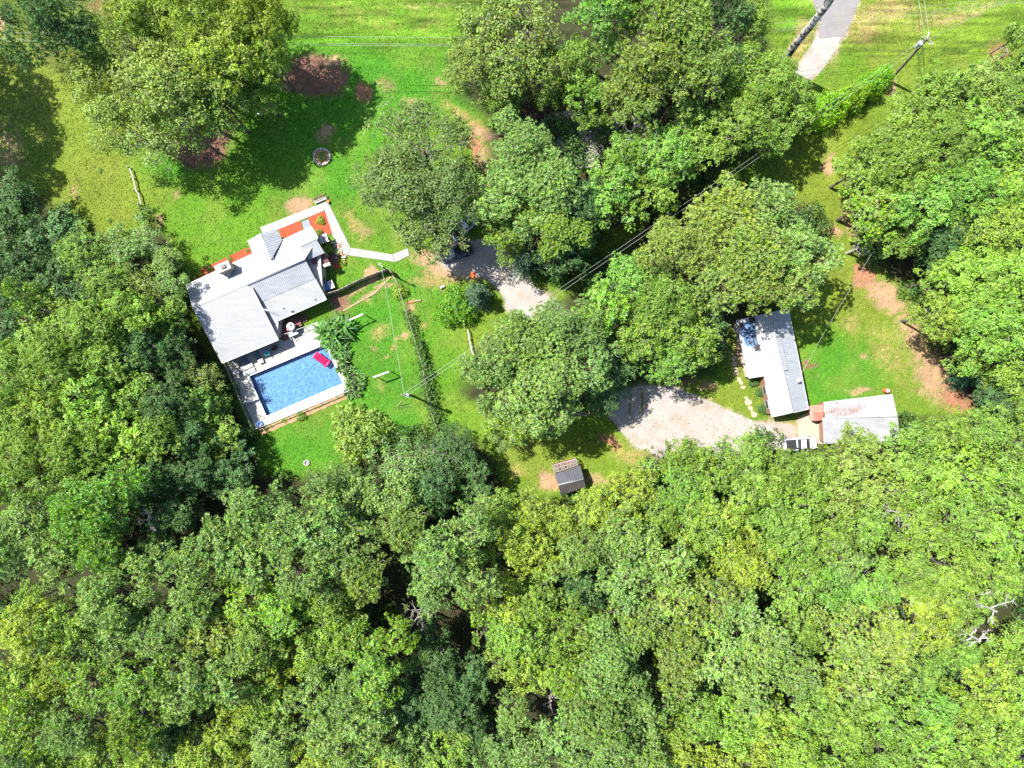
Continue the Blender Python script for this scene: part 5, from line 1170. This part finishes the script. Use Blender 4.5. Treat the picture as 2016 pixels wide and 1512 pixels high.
oc = thing('barrel', 'rust orange barrel with a grey lid behind the garage', 'barrel', tuple(P(1741, 769)))
MB().lathe((0, 0, 0), [(.34, 0), (.36, .3), (.34, .6), (.34, .9)], 14).build('drum', M['terra'], oc); MB().lathe((.1, 0, .9), [(.24, 0), (.24, .04), (.02, .06)], 12).build('lid', M['galv'], oc)
hutb = thing('white_crate', 'white box half hidden under the tree at the upper lawn', 'box', tuple(P(519, 221)), .15)
MB().box((0, 0, .3), (1.5, .9, .6)).build('box', M['greywood'], hutb); MB().box((0, -.36, .62), (1.6, .2, .06)).build('edge_board', M['white'], hutb); MB().box((.7, .1, .62), (.1, .8, .06)).build('edge_board', M['white'], hutb)
lg = thing('fallen_log', 'short pale log on the lawn beside the vine fence', 'log'); MB().tube([P(800, 597, .12), P(815, 594, .14), P(829, 591, .1)], [.1, .12, .07], 8).build('log', M['terra'], lg); MB().tube([P(812, 594, .16), P(829, 590.5, .16)], .07, 6).build('bare_end', M['dead'], lg)
# stepping stones
sp_ = link(tag(bpy.data.objects.new('stepping_stones', None), 'curving line of tan stepping stones beside the long house', kind='structure'))
for u, v, s in ((225, 585, 1.2), (232, 635, 1.1), (240, 690, 1), (245, 725, 1.2), (278, 793, 1), (298, 828, .8), (318, 870, .8), (345, 970, .6), (354, 985, .6), (368, 1020, 1.2), (388, 1078, 1), (405, 1108, .6), (425, 1140, 1.3)):
    q = P(1400+u/5.04, 590+v/5.04); n_ = 7; a0 = random.random()*6; poly = [(q.x+.4*s*(1+random.uniform(-.25, .25))*math.cos(a0+k*6.283/n_), q.y+.33*s*(1+random.uniform(-.25, .25))*math.sin(a0+k*6.283/n_)) for k in range(n_)]
    MB().prism(poly, 0, .06+random.uniform(0, .02)).build('stone', M['flag'], sp_)

# ------------------------------------------------------------------ trees
T_ = lambda *a, **k: place_tree(*a, **k)
GT = 'trees round the upper lawns'
TOP = [
 (105, 55, 88, 'p', 'D', 20, 'dense dark needle-streaked pine in the top left corner'),
 (185, 150, 75, 's', 'O', 14, 'thin olive tree below the dark top-left pine'),
 (255, 95, 80, 's', 'O', 15, 'thin olive tree between the dark pine and the yellow-green tree'),
 (330, 175, 105, 's', 'O', 17, 'large thin olive crown in the middle of the top-left group'),
 (225, 235, 75, 's', 'O', 13, 'thin olive crown hanging over the left lawn'),
 (300, 280, 62, 's', 'O', 13, 'lowest thin crown of the top-left group with bare twigs'),
 (300, 30, 75, 'o', 'Y', 17, 'yellow-green crown at the top edge left of the mown lawn'),
 (400, 15, 90, 'o', 'Y', 19, 'big yellow-green crown on the top edge above the upper lawn'),
 (510, 40, 75, 'o', 'Y', 18, 'yellow-green crown reaching out over the mown top lawn'),
 (460, 120, 88, 'o', 'Y', 18, 'broad yellow-green crown above the brown mulch circle'),
 (530, 110, 48, 'o', 'L', 15, 'small lime crown at the edge of the shaded bare patch'),
 (395, 150, 60, 'o', 'O', 15, 'olive crown wedged between the yellow-green trees and thin olive crown'),
 (430, 205, 62, 's', 'G', 14, 'thin green crown directly above the brown mulch patch'),
 (510, 180, 46, 'o', 'G', 12, 'mid green crown over the white box'),
 (372, 255, 50, 's', 'G', 12, 'thin green crown left of the brown mulch patch'),
 (830, 290, 105, 's', 'K', 15, 'big thin-leaved crown right of the stone ring, upper half'),
 (800, 375, 92, 's', 'K', 15, 'big thin-leaved crown above the end of the concrete walk'),
 (880, 380, 85, 's', 'K', 15, 'thin-leaved crown over the white pickup truck'),
 (850, 450, 72, 's', 'K', 13, 'olive thin crown shading the black car'),
 (750, 330, 42, 's', 'K', 11, 'small thin crown at the left tip of the big tree group'),
 (1020, 310, 80, 'p', 'S', 15, 'pale grey-green pine left of the gravel turnaround'),
 (1080, 360, 78, 'p', 'S', 15, 'pale pine below the gravel turnaround'),
 (1010, 400, 80, 'p', 'S', 15, 'pale pine in the middle of the central group'),
 (1080, 440, 75, 'p', 'G', 14, 'green pine above the dim lawn strip'),
 (990, 465, 48, 'p', 'G', 12, 'small pine overhanging the shaded gravel drive'),
 (1140, 400, 60, 'o', 'D', 12, 'dark broadleaf below the bright green tree'),
 (1130, 480, 52, 'o', 'D', 11, 'dark crown at the head of the dim lawn strip'),
 (1085, 510, 42, 'o', 'D', 10, 'small dark crown beside the grey-green cedar'),
 (1195, 375, 62, 'o', 'B', 12, 'vivid green leafy tree at the lower end of the gravel turnaround'),
 (1230, 420, 42, 'o', 'G', 10, 'small green tree above the dim lawn strip'),
 (960, 60, 70, 's', 'O', 15, 'thin olive crown on the top edge right of the mown lawn'),
 (1040, 40, 72, 's', 'O', 16, 'thin olive crown on the top edge beside the bright pine'),
 (940, 140, 72, 'o', 'O', 15, 'olive crown at the right end of the mown lawn'),
 (1010, 130, 70, 's', 'O', 15, 'thin olive crown behind the right end of the mown lawn'),
 (985, 195, 45, 'o', 'G', 12, 'green crown hanging over the red-brown bank'),
 (1075, 140, 55, 'o', 'O', 14, 'olive crown above the red-brown bank'),
 (1080, 185, 36, 's', 'G', 11, 'small thin tree above the gravel turnaround'),
 (1185, 35, 72, 'p', 'B', 20, 'bright green pine on the top edge'),
 (1245, 10, 45, 'p', 'B', 20, 'bright green pine top between the bright pine and big olive pine'),
 (1140, 125, 52, 'o', 'G', 14, 'mid green crown below the bright green pine'),
 (1150, 185, 48, 'o', 'B', 12, 'bright crown above the gravel turnaround'),
 (1165, 235, 34, 'o', 'G', 9, 'small tree overlapping the right end of the gravel turnaround'),
 (1320, 60, 95, 'p', 'O', 20, 'large olive pine crown at the top, upper half'),
 (1270, 130, 85, 'p', 'O', 19, 'large olive pine crown at the top, left lobe'),
 (1370, 110, 75, 'p', 'O', 19, 'large olive pine crown at the top, right lobe'),
 (1250, 205, 58, 'p', 'O', 17, 'lower tip of the olive pine group above the dark gap'),
 (1340, 170, 58, 'p', 'O', 17, 'olive pine lobe above the dark gap'),
 (1420, 30, 58, 'o', 'D', 15, 'dark broadleaf on the top edge right of the olive pine'),
 (1470, 50, 50, 'o', 'G', 13, 'green tree on the top edge beside the small lawn'),
 (1430, 130, 48, 'o', 'D', 12, 'dark green tree right of the olive pine'),
 (1500, 175, 80, 'o', 'G', 14, 'round green tree beside the bare leaning trunk'),
 (1560, 210, 50, 'o', 'G', 12, 'green tree left of the evergreen bush row'),
 (1450, 240, 72, 'o', 'G', 13, 'green crown in the middle of the band above the dim lawn'),
 (1520, 270, 48, 'o', 'G', 11, 'green crown touching the overhead wires'),
 (1380, 270, 70, 'o', 'G', 12, 'green crown below the dark gap'),
 (1310, 300, 72, 'o', 'B', 13, 'bright green crown right of the gravel turnaround'),
 (1235, 310, 58, 'o', 'B', 12, 'bright green crown bordering the gravel turnaround'),
 (1290, 365, 52, 'o', 'G', 11, 'green crown above the brown path gap'),
 (1240, 370, 40, 'o', 'G', 10, 'green crown between the vivid tree and the brown path gap'),
 (2000, 70, 30, 'o', 'G', 8, 'small tree at the right edge above the worn grass track'),
]
for r_ in TOP: T_(r_[0], r_[1], r_[2], r_[3], r_[4], h=r_[5], label=r_[6], group=GT)
MID = [
 (1420, 430, 92, 'p', 'O', 16, 'large olive pine above the long white house, upper left lobe'), (1510, 430, 80, 'p', 'S', 15, 'pale olive pine with bare twigs, upper right lobe'),
 (1340, 490, 78, 'p', 'O', 16, 'olive pine crossed by the power line'), (1470, 510, 92, 'p', 'O', 17, 'broad olive pine centred above the long white house'),
 (1570, 500, 75, 'p', 'S', 15, 'pale pine on the right side of the olive pine group'), (1550, 570, 58, 'p', 'O', 16, 'olive pine overhanging the north end of the long white roof'), (1420, 560, 70, 'p', 'O', 15, 'olive pine left of the long white roof'), (1490, 575, 48, 'p', 'O', 15, 'small olive pine lobe touching the white roof'),
 (1230, 560, 62, 'o', 'B', 13, 'bright green crown below the power line'), (1290, 600, 78, 'o', 'G', 14, 'green crown between the power line and pines'), (1260, 660, 70, 'o', 'G', 14, 'green crown right of the big grey-green pine'),
 (1340, 650, 72, 'o', 'G', 13, 'green crown left of the dark gap by the long house'), (1310, 715, 55, 'o', 'B', 12, 'bright green crown above the gravel lot ruts'), (1370, 690, 45, 'o', 'G', 10, 'green crown above the upper corner of the gravel lot'), (1400, 640, 40, 'o', 'D', 10, 'dark crown between the pines and the porch'),
 (1180, 615, 58, 'p', 'L', 16, 'lime pine crown touching the end of the sunny driveway'), (1120, 650, 78, 'p', 'S', 17, 'grey-green pine below the end of the sunny driveway'), (1040, 680, 85, 'p', 'S', 17, 'grey-green pine below the sunny driveway, left lobe'),
 (975, 740, 80, 'p', 'S', 17, 'leftmost grey-green pine on the striped lawn'), (1060, 760, 95, 'p', 'S', 18, 'broad grey-green pine centred in the middle of the photo'), (1150, 730, 70, 'p', 'S', 16, 'grey-green pine right of the photo centre'), (1010, 820, 60, 's', 'G', 12, 'thin green tree hanging below the big grey-green pine'),
 (1090, 820, 48, 'p', 'S', 13, 'low grey-green pine above the rail frame'), (1200, 700, 60, 'o', 'D', 11, 'dark tree in the shade left of the gravel ruts'), (1190, 770, 50, 'o', 'D', 9, 'dark low tree at the left edge of the gravel lot'), (985, 865, 26, 's', 'S', 7, 'small thin tree above the black shed clearing'),
]
for r_ in MID: T_(r_[0], r_[1], r_[2], r_[3], r_[4], h=r_[5], label=r_[6], group='trees between the two houses')
ORD = ('first', 'second', 'third', 'fourth', 'fifth', 'sixth', 'seventh', 'eighth', 'ninth', 'tenth', 'eleventh', 'twelfth', 'thirteenth', 'fourteenth', 'fifteenth', 'sixteenth', 'seventeenth', 'eighteenth', 'nineteenth', 'twentieth')
def banded(rows, bands, axis, fmt, group, rev=False):
    """label each crown by its row (or column) landmark and its rank along it"""
    b = {}
    for r_ in rows:
        key = min(range(len(bands)), key=lambda i: abs(bands[i][0]-r_[1-axis])); b.setdefault(key, []).append(r_)
    for k, rs_ in b.items():
        rs_.sort(key=lambda r_: -r_[axis] if rev else r_[axis])
        for i, r_ in enumerate(rs_):
            lab = fmt.format(tone=TONE[r_[4]][1], kind=KN[r_[3]][1], ord=ORD[i], mark=bands[k][1])
            T_(r_[0], r_[1], r_[2], r_[3], r_[4], h=r_[5] if len(r_) > 5 else None, label=lab, group=group)
LEFT = [(-215, 40, 90, 'o', 'D', 18), (-205, 150, 90, 'o', 'D', 18), (-190, 250, 85, 'o', 'D', 17), (10, 400, 60, 'o', 'D', 10), (20, 455, 75, 'o', 'D', 11), (100, 480, 70, 'o', 'D', 10), (170, 500, 62, 'o', 'G', 10), (235, 490, 48, 's', 'S', 8), (285, 470, 38, 's', 'S', 6), (325, 510, 34, 's', 'S', 6),
 (25, 540, 62, 'o', 'D', 12), (60, 585, 38, 'o', 'G', 14), (140, 565, 68, 'o', 'D', 11), (220, 560, 58, 'o', 'G', 11), (275, 560, 48, 's', 'O', 9), (335, 570, 40, 's', 'S', 8),
 (20, 650, 66, 'o', 'D', 12), (110, 640, 72, 'o', 'G', 13), (190, 640, 72, 'o', 'G', 15), (265, 620, 55, 'o', 'L', 13), (330, 630, 45, 'o', 'G', 9), (360, 665, 34, 'o', 'D', 7),
 (45, 735, 80, 'o', 'G', 15), (130, 710, 80, 'o', 'G', 16), (215, 710, 66, 'o', 'G', 14), (285, 690, 58, 'o', 'D', 12), (345, 710, 46, 'o', 'D', 10), (395, 740, 40, 's', 'O', 8),
 (20, 820, 74, 'o', 'G', 14), (100, 800, 78, 'o', 'Y', 15), (180, 790, 74, 'o', 'L', 15), (255, 775, 66, 'o', 'G', 13), (330, 790, 60, 'o', 'D', 12), (393, 795, 46, 'o', 'B', 8), (432, 803, 30, 'o', 'G', 5),
 (70, 890, 78, 'o', 'G', 15), (160, 870, 76, 'o', 'G', 15), (240, 860, 68, 'o', 'L', 14), (310, 860, 58, 'o', 'G', 13), (375, 860, 52, 'o', 'D', 10), (430, 870, 46, 'o', 'G', 7), (475, 900, 32, 'o', 'D', 6),
 (20, 950, 66, 'o', 'G', 15), (130, 945, 66, 'o', 'G', 14), (220, 935, 60, 'o', 'G', 13), (300, 940, 55, 'o', 'D', 12), (375, 930, 55, 'o', 'D', 10), (445, 940, 46, 'o', 'D', 8)]
banded(LEFT, [(110, 'the top-left pine'), (230, 'the bare patch'), (340, 'the split-rail fence'), (480, 'the mulch beds'), (565, 'the chimney'), (640, 'the west roof corner'), (715, 'the pool top'), (795, 'the pool middle'), (870, 'the pool foot'), (940, 'the fire pit')], 0,
       '{tone} {kind}, {ord} from the left edge, level with {mark}', 'trees of the wood left of the pool house')
RIGHT = [(1728, 300, 42, 'o', 'G', 9), (1785, 262, 70, 'o', 'G', 13), (1840, 200, 75, 'o', 'G', 13), (1920, 190, 70, 'o', 'O', 12), (1995, 190, 70, 'o', 'G', 13), (1815, 205, 34, 'o', 'O', 8), (1960, 130, 34, 'o', 'G', 7),
 (1690, 335, 58, 'o', 'G', 12), (1760, 330, 80, 'o', 'G', 15), (1850, 290, 80, 'o', 'G', 15), (1940, 280, 78, 'o', 'L', 15), (2010, 290, 60, 'o', 'L', 14),
 (1715, 400, 66, 'p', 'G', 13), (1800, 400, 80, 'o', 'B', 15), (1890, 380, 82, 'o', 'B', 15), (1975, 380, 76, 'o', 'L', 15), (1730, 460, 42, 'o', 'G', 9), (1780, 470, 46, 'o', 'G', 10), (1860, 470, 60, 'o', 'D', 12), (1940, 460, 72, 'o', 'Y', 15), (2010, 460, 60, 'o', 'Y', 14),
 (1850, 550, 50, 'o', 'G', 11), (1920, 550, 82, 'o', 'L', 15), (1995, 550, 66, 'o', 'L', 15), (1850, 620, 62, 'o', 'Y', 13), (1930, 640, 82, 'o', 'L', 15), (2000, 640, 70, 'o', 'G', 15), (1910, 700, 44, 'o', 'G', 10), (1975, 720, 62, 'o', 'G', 12), (1960, 780, 48, 'o', 'D', 9), (2010, 790, 48, 'o', 'G', 10)]
banded(RIGHT, [(210, 'the evergreen row'), (305, 'the brown path gap'), (390, 'the pale dead tree'), (465, 'the dirt track top'), (550, 'the red dirt top'), (630, 'the white roof top'), (715, 'the porch end'), (785, 'the garage')], 0,
       '{tone} {kind}, {ord} from the right edge, level with {mark}', 'trees of the wood right of the long house', True)
BOT = [(60, 1030, 72, 'p', 'S'), (10, 1090, 60, 'p', 'S'), (175, 1010, 80, 'p', 'B', 20), (250, 960, 48, 'p', 'B', 18), (120, 1090, 66, 'p', 'S'), (215, 1080, 55, 'p', 'B'), (345, 1020, 55, 'o', 'D', 12), (300, 1090, 42, 'p', 'S', 15),
 (240, 1170, 82, 'p', 'S', 19), (70, 1180, 45, 'o', 'G', 10), (60, 1240, 68, 'o', 'Y', 15), (140, 1230, 62, 'o', 'G', 15), (250, 1250, 60, 'p', 'S'), (40, 1350, 66, 'o', 'Y', 15), (110, 1340, 58, 'o', 'Y', 14), (190, 1340, 72, 'p', 'G'), (60, 1430, 62, 'p', 'G'), (150, 1430, 62, 'p', 'S'), (10, 1490, 60, 'p', 'S'), (110, 1500, 60, 'o', 'G'), (200, 1490, 58, 'o', 'G', 12),
 (380, 1110, 68, 'p', 'S', 19), (440, 1060, 66, 'p', 'S', 19), (500, 1000, 64, 'p', 'S', 19), (390, 1180, 58, 'p', 'S'), (330, 1240, 70, 'p', 'S'), (420, 1240, 72, 'p', 'O'), (290, 1340, 72, 'p', 'G', 20), (370, 1350, 72, 'p', 'S', 20), (270, 1430, 60, 'p', 'G'), (340, 1440, 48, 'o', 'D', 13), (300, 1495, 55, 'o', 'Y', 13), (390, 1480, 58, 'o', 'Y', 14),
 (570, 1040, 72, 'p', 'S', 19), (640, 970, 58, 'p', 'S', 16), (500, 1090, 68, 'p', 'S', 19), (640, 1050, 70, 'p', 'S', 20), (590, 1120, 72, 'p', 'S', 20), (490, 1180, 62, 'p', 'L', 17), (560, 1200, 62, 'p', 'L', 17), (500, 1270, 62, 'p', 'O'), (560, 1290, 60, 'o', 'Y', 14), (450, 1330, 58, 'p', 'S'), (520, 1370, 60, 'o', 'G', 14), (470, 1420, 58, 'o', 'Y', 14), (550, 1450, 62, 'o', 'S', 14), (480, 1500, 50, 'o', 'Y', 12),
 (700, 980, 60, 'o', 'S', 14), (795, 912, 56, 's', 'S', 11), (700, 1060, 70, 'p', 'S', 18), (770, 980, 64, 's', 'S', 14), (720, 1130, 58, 'p', 'O', 18), (650, 1180, 62, 'o', 'G', 15), (640, 1270, 62, 'o', 'G', 15), (700, 1250, 54, 'p', 'G', 16), (620, 1360, 62, 'p', 'S', 17), (690, 1360, 58, 'p', 'S', 17), (740, 1320, 62, 'p', 'L', 19), (780, 1250, 44, 'p', 'L', 17), (650, 1440, 62, 'p', 'S'), (730, 1420, 64, 'p', 'S'), (620, 1500, 55, 'o', 'Y'), (700, 1500, 55, 's', 'S'),
 (855, 905, 58, 's', 'D', 10), (900, 880, 48, 'o', 'D', 9), (850, 960, 62, 'o', 'D', 12), (930, 940, 46, 'o', 'D', 9), (800, 1040, 58, 'p', 'O', 18), (870, 1090, 74, 'p', 'S', 21), (930, 1040, 64, 'p', 'S', 20), (930, 1130, 60, 'p', 'S', 20), (850, 1150, 55, 'p', 'S', 18), (850, 1240, 42, 'o', 'D', 10), (860, 1310, 58, 'o', 'D', 12), (800, 1390, 62, 'o', 'D', 12), (870, 1390, 64, 'o', 'D', 12), (930, 1340, 48, 'o', 'D', 11), (810, 1470, 60, 'o', 'S', 13), (880, 1470, 58, 'o', 'G', 12), (930, 1450, 44, 'o', 'D', 11), (780, 1500, 50, 'o', 'Y', 12),
 (990, 1000, 52, 'o', 'G', 12), (1050, 1010, 52, 'o', 'Y', 12), (1010, 1070, 55, 'o', 'Y', 14), (1060, 1090, 55, 'o', 'Y', 14), (1000, 1170, 55, 'o', 'Y', 14), (960, 1210, 40, 'o', 'G', 11), (1060, 1180, 66, 'o', 'G', 14), (1010, 1250, 62, 'o', 'L', 14), (1080, 1270, 52, 'o', 'G', 12), (1040, 1320, 52, 'o', 'Y', 14), (980, 1300, 34, 'o', 'O', 10), (1010, 1400, 44, 'o', 'S', 12), (970, 1490, 58, 'o', 'S', 12), (1050, 1480, 55, 's', 'S', 12),
 (1110, 1030, 52, 'o', 'Y', 12), (1170, 1000, 60, 'o', 'Y', 12), (1120, 1100, 46, 'p', 'S', 16), (1160, 1080, 50, 'p', 'S', 17), (1150, 1160, 58, 'o', 'D', 13), (1140, 1230, 58, 'p', 'G', 18), (1120, 1330, 58, 'p', 'G', 19), (1190, 1300, 78, 'p', 'S', 21), (1180, 1390, 80, 'p', 'S', 21), (1120, 1450, 58, 'p', 'S', 18), (1200, 1470, 66, 'p', 'S', 19),
 (1240, 970, 58, 'o', 'Y', 12), (1290, 920, 38, 'o', 'G', 9), (1230, 1060, 66, 'p', 'S', 17), (1300, 1010, 55, 'o', 'G', 12), (1230, 1140, 72, 'p', 'S', 20), (1300, 1100, 64, 'p', 'S', 19), (1260, 1220, 66, 'p', 'O', 19), (1260, 1400, 60, 'p', 'S', 19), (1270, 1490, 55, 'p', 'S', 17), (1240, 1340, 48, 'p', 'S', 19),
 (1350, 900, 46, 'o', 'G', 10), (1400, 930, 55, 'o', 'G', 13), (1340, 970, 62, 'o', 'B', 13), (1390, 1020, 66, 'o', 'G', 14), (1370, 1100, 62, 'o', 'Y', 14), (1330, 1180, 70, 'p', 'O', 19), (1330, 1270, 66, 'p', 'O', 19), (1400, 1180, 60, 'p', 'O', 18), (1340, 1330, 48, 'p', 'O', 16), (1330, 1420, 50, 'o', 'G', 12), (1380, 1400, 58, 'o', 'G', 13), (1360, 1490, 60, 'o', 'Y', 13),
 (1460, 900, 58, 'o', 'G', 13), (1480, 970, 66, 'o', 'G', 14), (1440, 1050, 60, 'o', 'Y', 14), (1520, 1030, 62, 'o', 'G', 14), (1460, 1120, 66, 'o', 'Y', 14), (1450, 1210, 66, 'p', 'S', 18), (1420, 1290, 70, 'p', 'S', 19), (1500, 1260, 70, 'p', 'S', 19), (1470, 1340, 62, 'p', 'S', 18), (1440, 1420, 62, 'o', 'L', 14), (1510, 1420, 62, 'o', 'Y', 14), (1460, 1490, 62, 'o', 'Y', 14),
 (1540, 920, 52, 'o', 'G', 13), (1600, 930, 58, 'o', 'G', 13), (1570, 990, 62, 'o', 'G', 14), (1560, 1080, 62, 'o', 'G', 14), (1630, 1050, 62, 'o', 'G', 14), (1560, 1150, 58, 'o', 'G', 14), (1570, 1230, 60, 'o', 'G', 13), (1560, 1320, 58, 'p', 'S', 17), (1590, 1390, 60, 'o', 'G', 14), (1560, 1480, 62, 'o', 'L', 14), (1630, 1150, 58, 'o', 'B', 14),
 (1690, 890, 52, 'o', 'O', 12), (1660, 960, 60, 'o', 'O', 14), (1730, 950, 62, 'o', 'O', 14), (1700, 1030, 62, 'o', 'G', 14), (1660, 1100, 40, 'p', 'S', 17), (1700, 1150, 66, 'o', 'B', 14), (1660, 1240, 66, 'p', 'O', 17), (1700, 1320, 70, 'p', 'O', 17), (1740, 1250, 66, 'p', 'O', 17), (1650, 1330, 58, 'o', 'Y', 13), (1660, 1420, 66, 'o', 'G', 14), (1650, 1500, 60, 'o', 'G', 14),
 (1790, 880, 58, 'o', 'G', 13), (1860, 860, 55, 'o', 'G', 13), (1800, 950, 66, 'o', 'G', 15), (1790, 1040, 70, 'o', 'G', 15), (1780, 1130, 66, 'o', 'G', 15), (1820, 1210, 66, 'o', 'Y', 15), (1800, 1310, 58, 'o', 'G', 12), (1750, 1400, 66, 'o', 'G', 14), (1740, 1490, 62, 'o', 'G', 14), (1820, 1460, 62, 'o', 'L', 14), (1830, 1390, 50, 'o', 'B', 13),
 (1930, 850, 58, 'o', 'G', 13), (2000, 870, 60, 'o', 'G', 14), (1880, 930, 66, 'o', 'L', 15), (1960, 950, 66, 'o', 'G', 15), (1880, 1020, 70, 'o', 'G', 15), (1970, 1040, 70, 'o', 'L', 15), (1870, 1120, 68, 'o', 'G', 15), (1960, 1130, 62, 'o', 'G', 14), (1890, 1200, 55, 'o', 'G', 13), (1990, 1270, 62, 'o', 'G', 13), (1890, 1280, 46, 'o', 'B', 11), (1940, 1340, 62, 'o', 'Y', 14), (2010, 1370, 55, 'o', 'L', 14), (1880, 1400, 55, 'o', 'G', 13), (1950, 1430, 64, 'o', 'G', 14), (1900, 1490, 62, 'o', 'G', 14), (1990, 1500, 60, 'o', 'L', 14)]
banded(BOT, [(50, 'the left edge'), (160, 'the broad olive strip'), (280, 'the split-rail fence'), (390, 'the west roof corner'), (490, 'the west pool corner'), (590, 'the pool'), (700, 'the yellow-green bush'), (800, 'the lawn pole'), (885, 'the vine fence'), (985, 'the centre line'), (1070, 'the west of the shed'), (1155, 'the east of the shed'), (1250, 'the gravel ruts'), (1350, 'the gravel lot'), (1450, 'the stepping stones'), (1550, 'the long white roof'), (1650, 'the rust streaks'), (1730, 'the garage middle'), (1810, 'the garage end'), (1880, 'the red dirt patch'), (1980, 'the right edge')], 1,
       '{tone} {kind}, {ord} down in the wood below {mark}', 'trees of the wood along the bottom')

# undergrowth beneath the woods
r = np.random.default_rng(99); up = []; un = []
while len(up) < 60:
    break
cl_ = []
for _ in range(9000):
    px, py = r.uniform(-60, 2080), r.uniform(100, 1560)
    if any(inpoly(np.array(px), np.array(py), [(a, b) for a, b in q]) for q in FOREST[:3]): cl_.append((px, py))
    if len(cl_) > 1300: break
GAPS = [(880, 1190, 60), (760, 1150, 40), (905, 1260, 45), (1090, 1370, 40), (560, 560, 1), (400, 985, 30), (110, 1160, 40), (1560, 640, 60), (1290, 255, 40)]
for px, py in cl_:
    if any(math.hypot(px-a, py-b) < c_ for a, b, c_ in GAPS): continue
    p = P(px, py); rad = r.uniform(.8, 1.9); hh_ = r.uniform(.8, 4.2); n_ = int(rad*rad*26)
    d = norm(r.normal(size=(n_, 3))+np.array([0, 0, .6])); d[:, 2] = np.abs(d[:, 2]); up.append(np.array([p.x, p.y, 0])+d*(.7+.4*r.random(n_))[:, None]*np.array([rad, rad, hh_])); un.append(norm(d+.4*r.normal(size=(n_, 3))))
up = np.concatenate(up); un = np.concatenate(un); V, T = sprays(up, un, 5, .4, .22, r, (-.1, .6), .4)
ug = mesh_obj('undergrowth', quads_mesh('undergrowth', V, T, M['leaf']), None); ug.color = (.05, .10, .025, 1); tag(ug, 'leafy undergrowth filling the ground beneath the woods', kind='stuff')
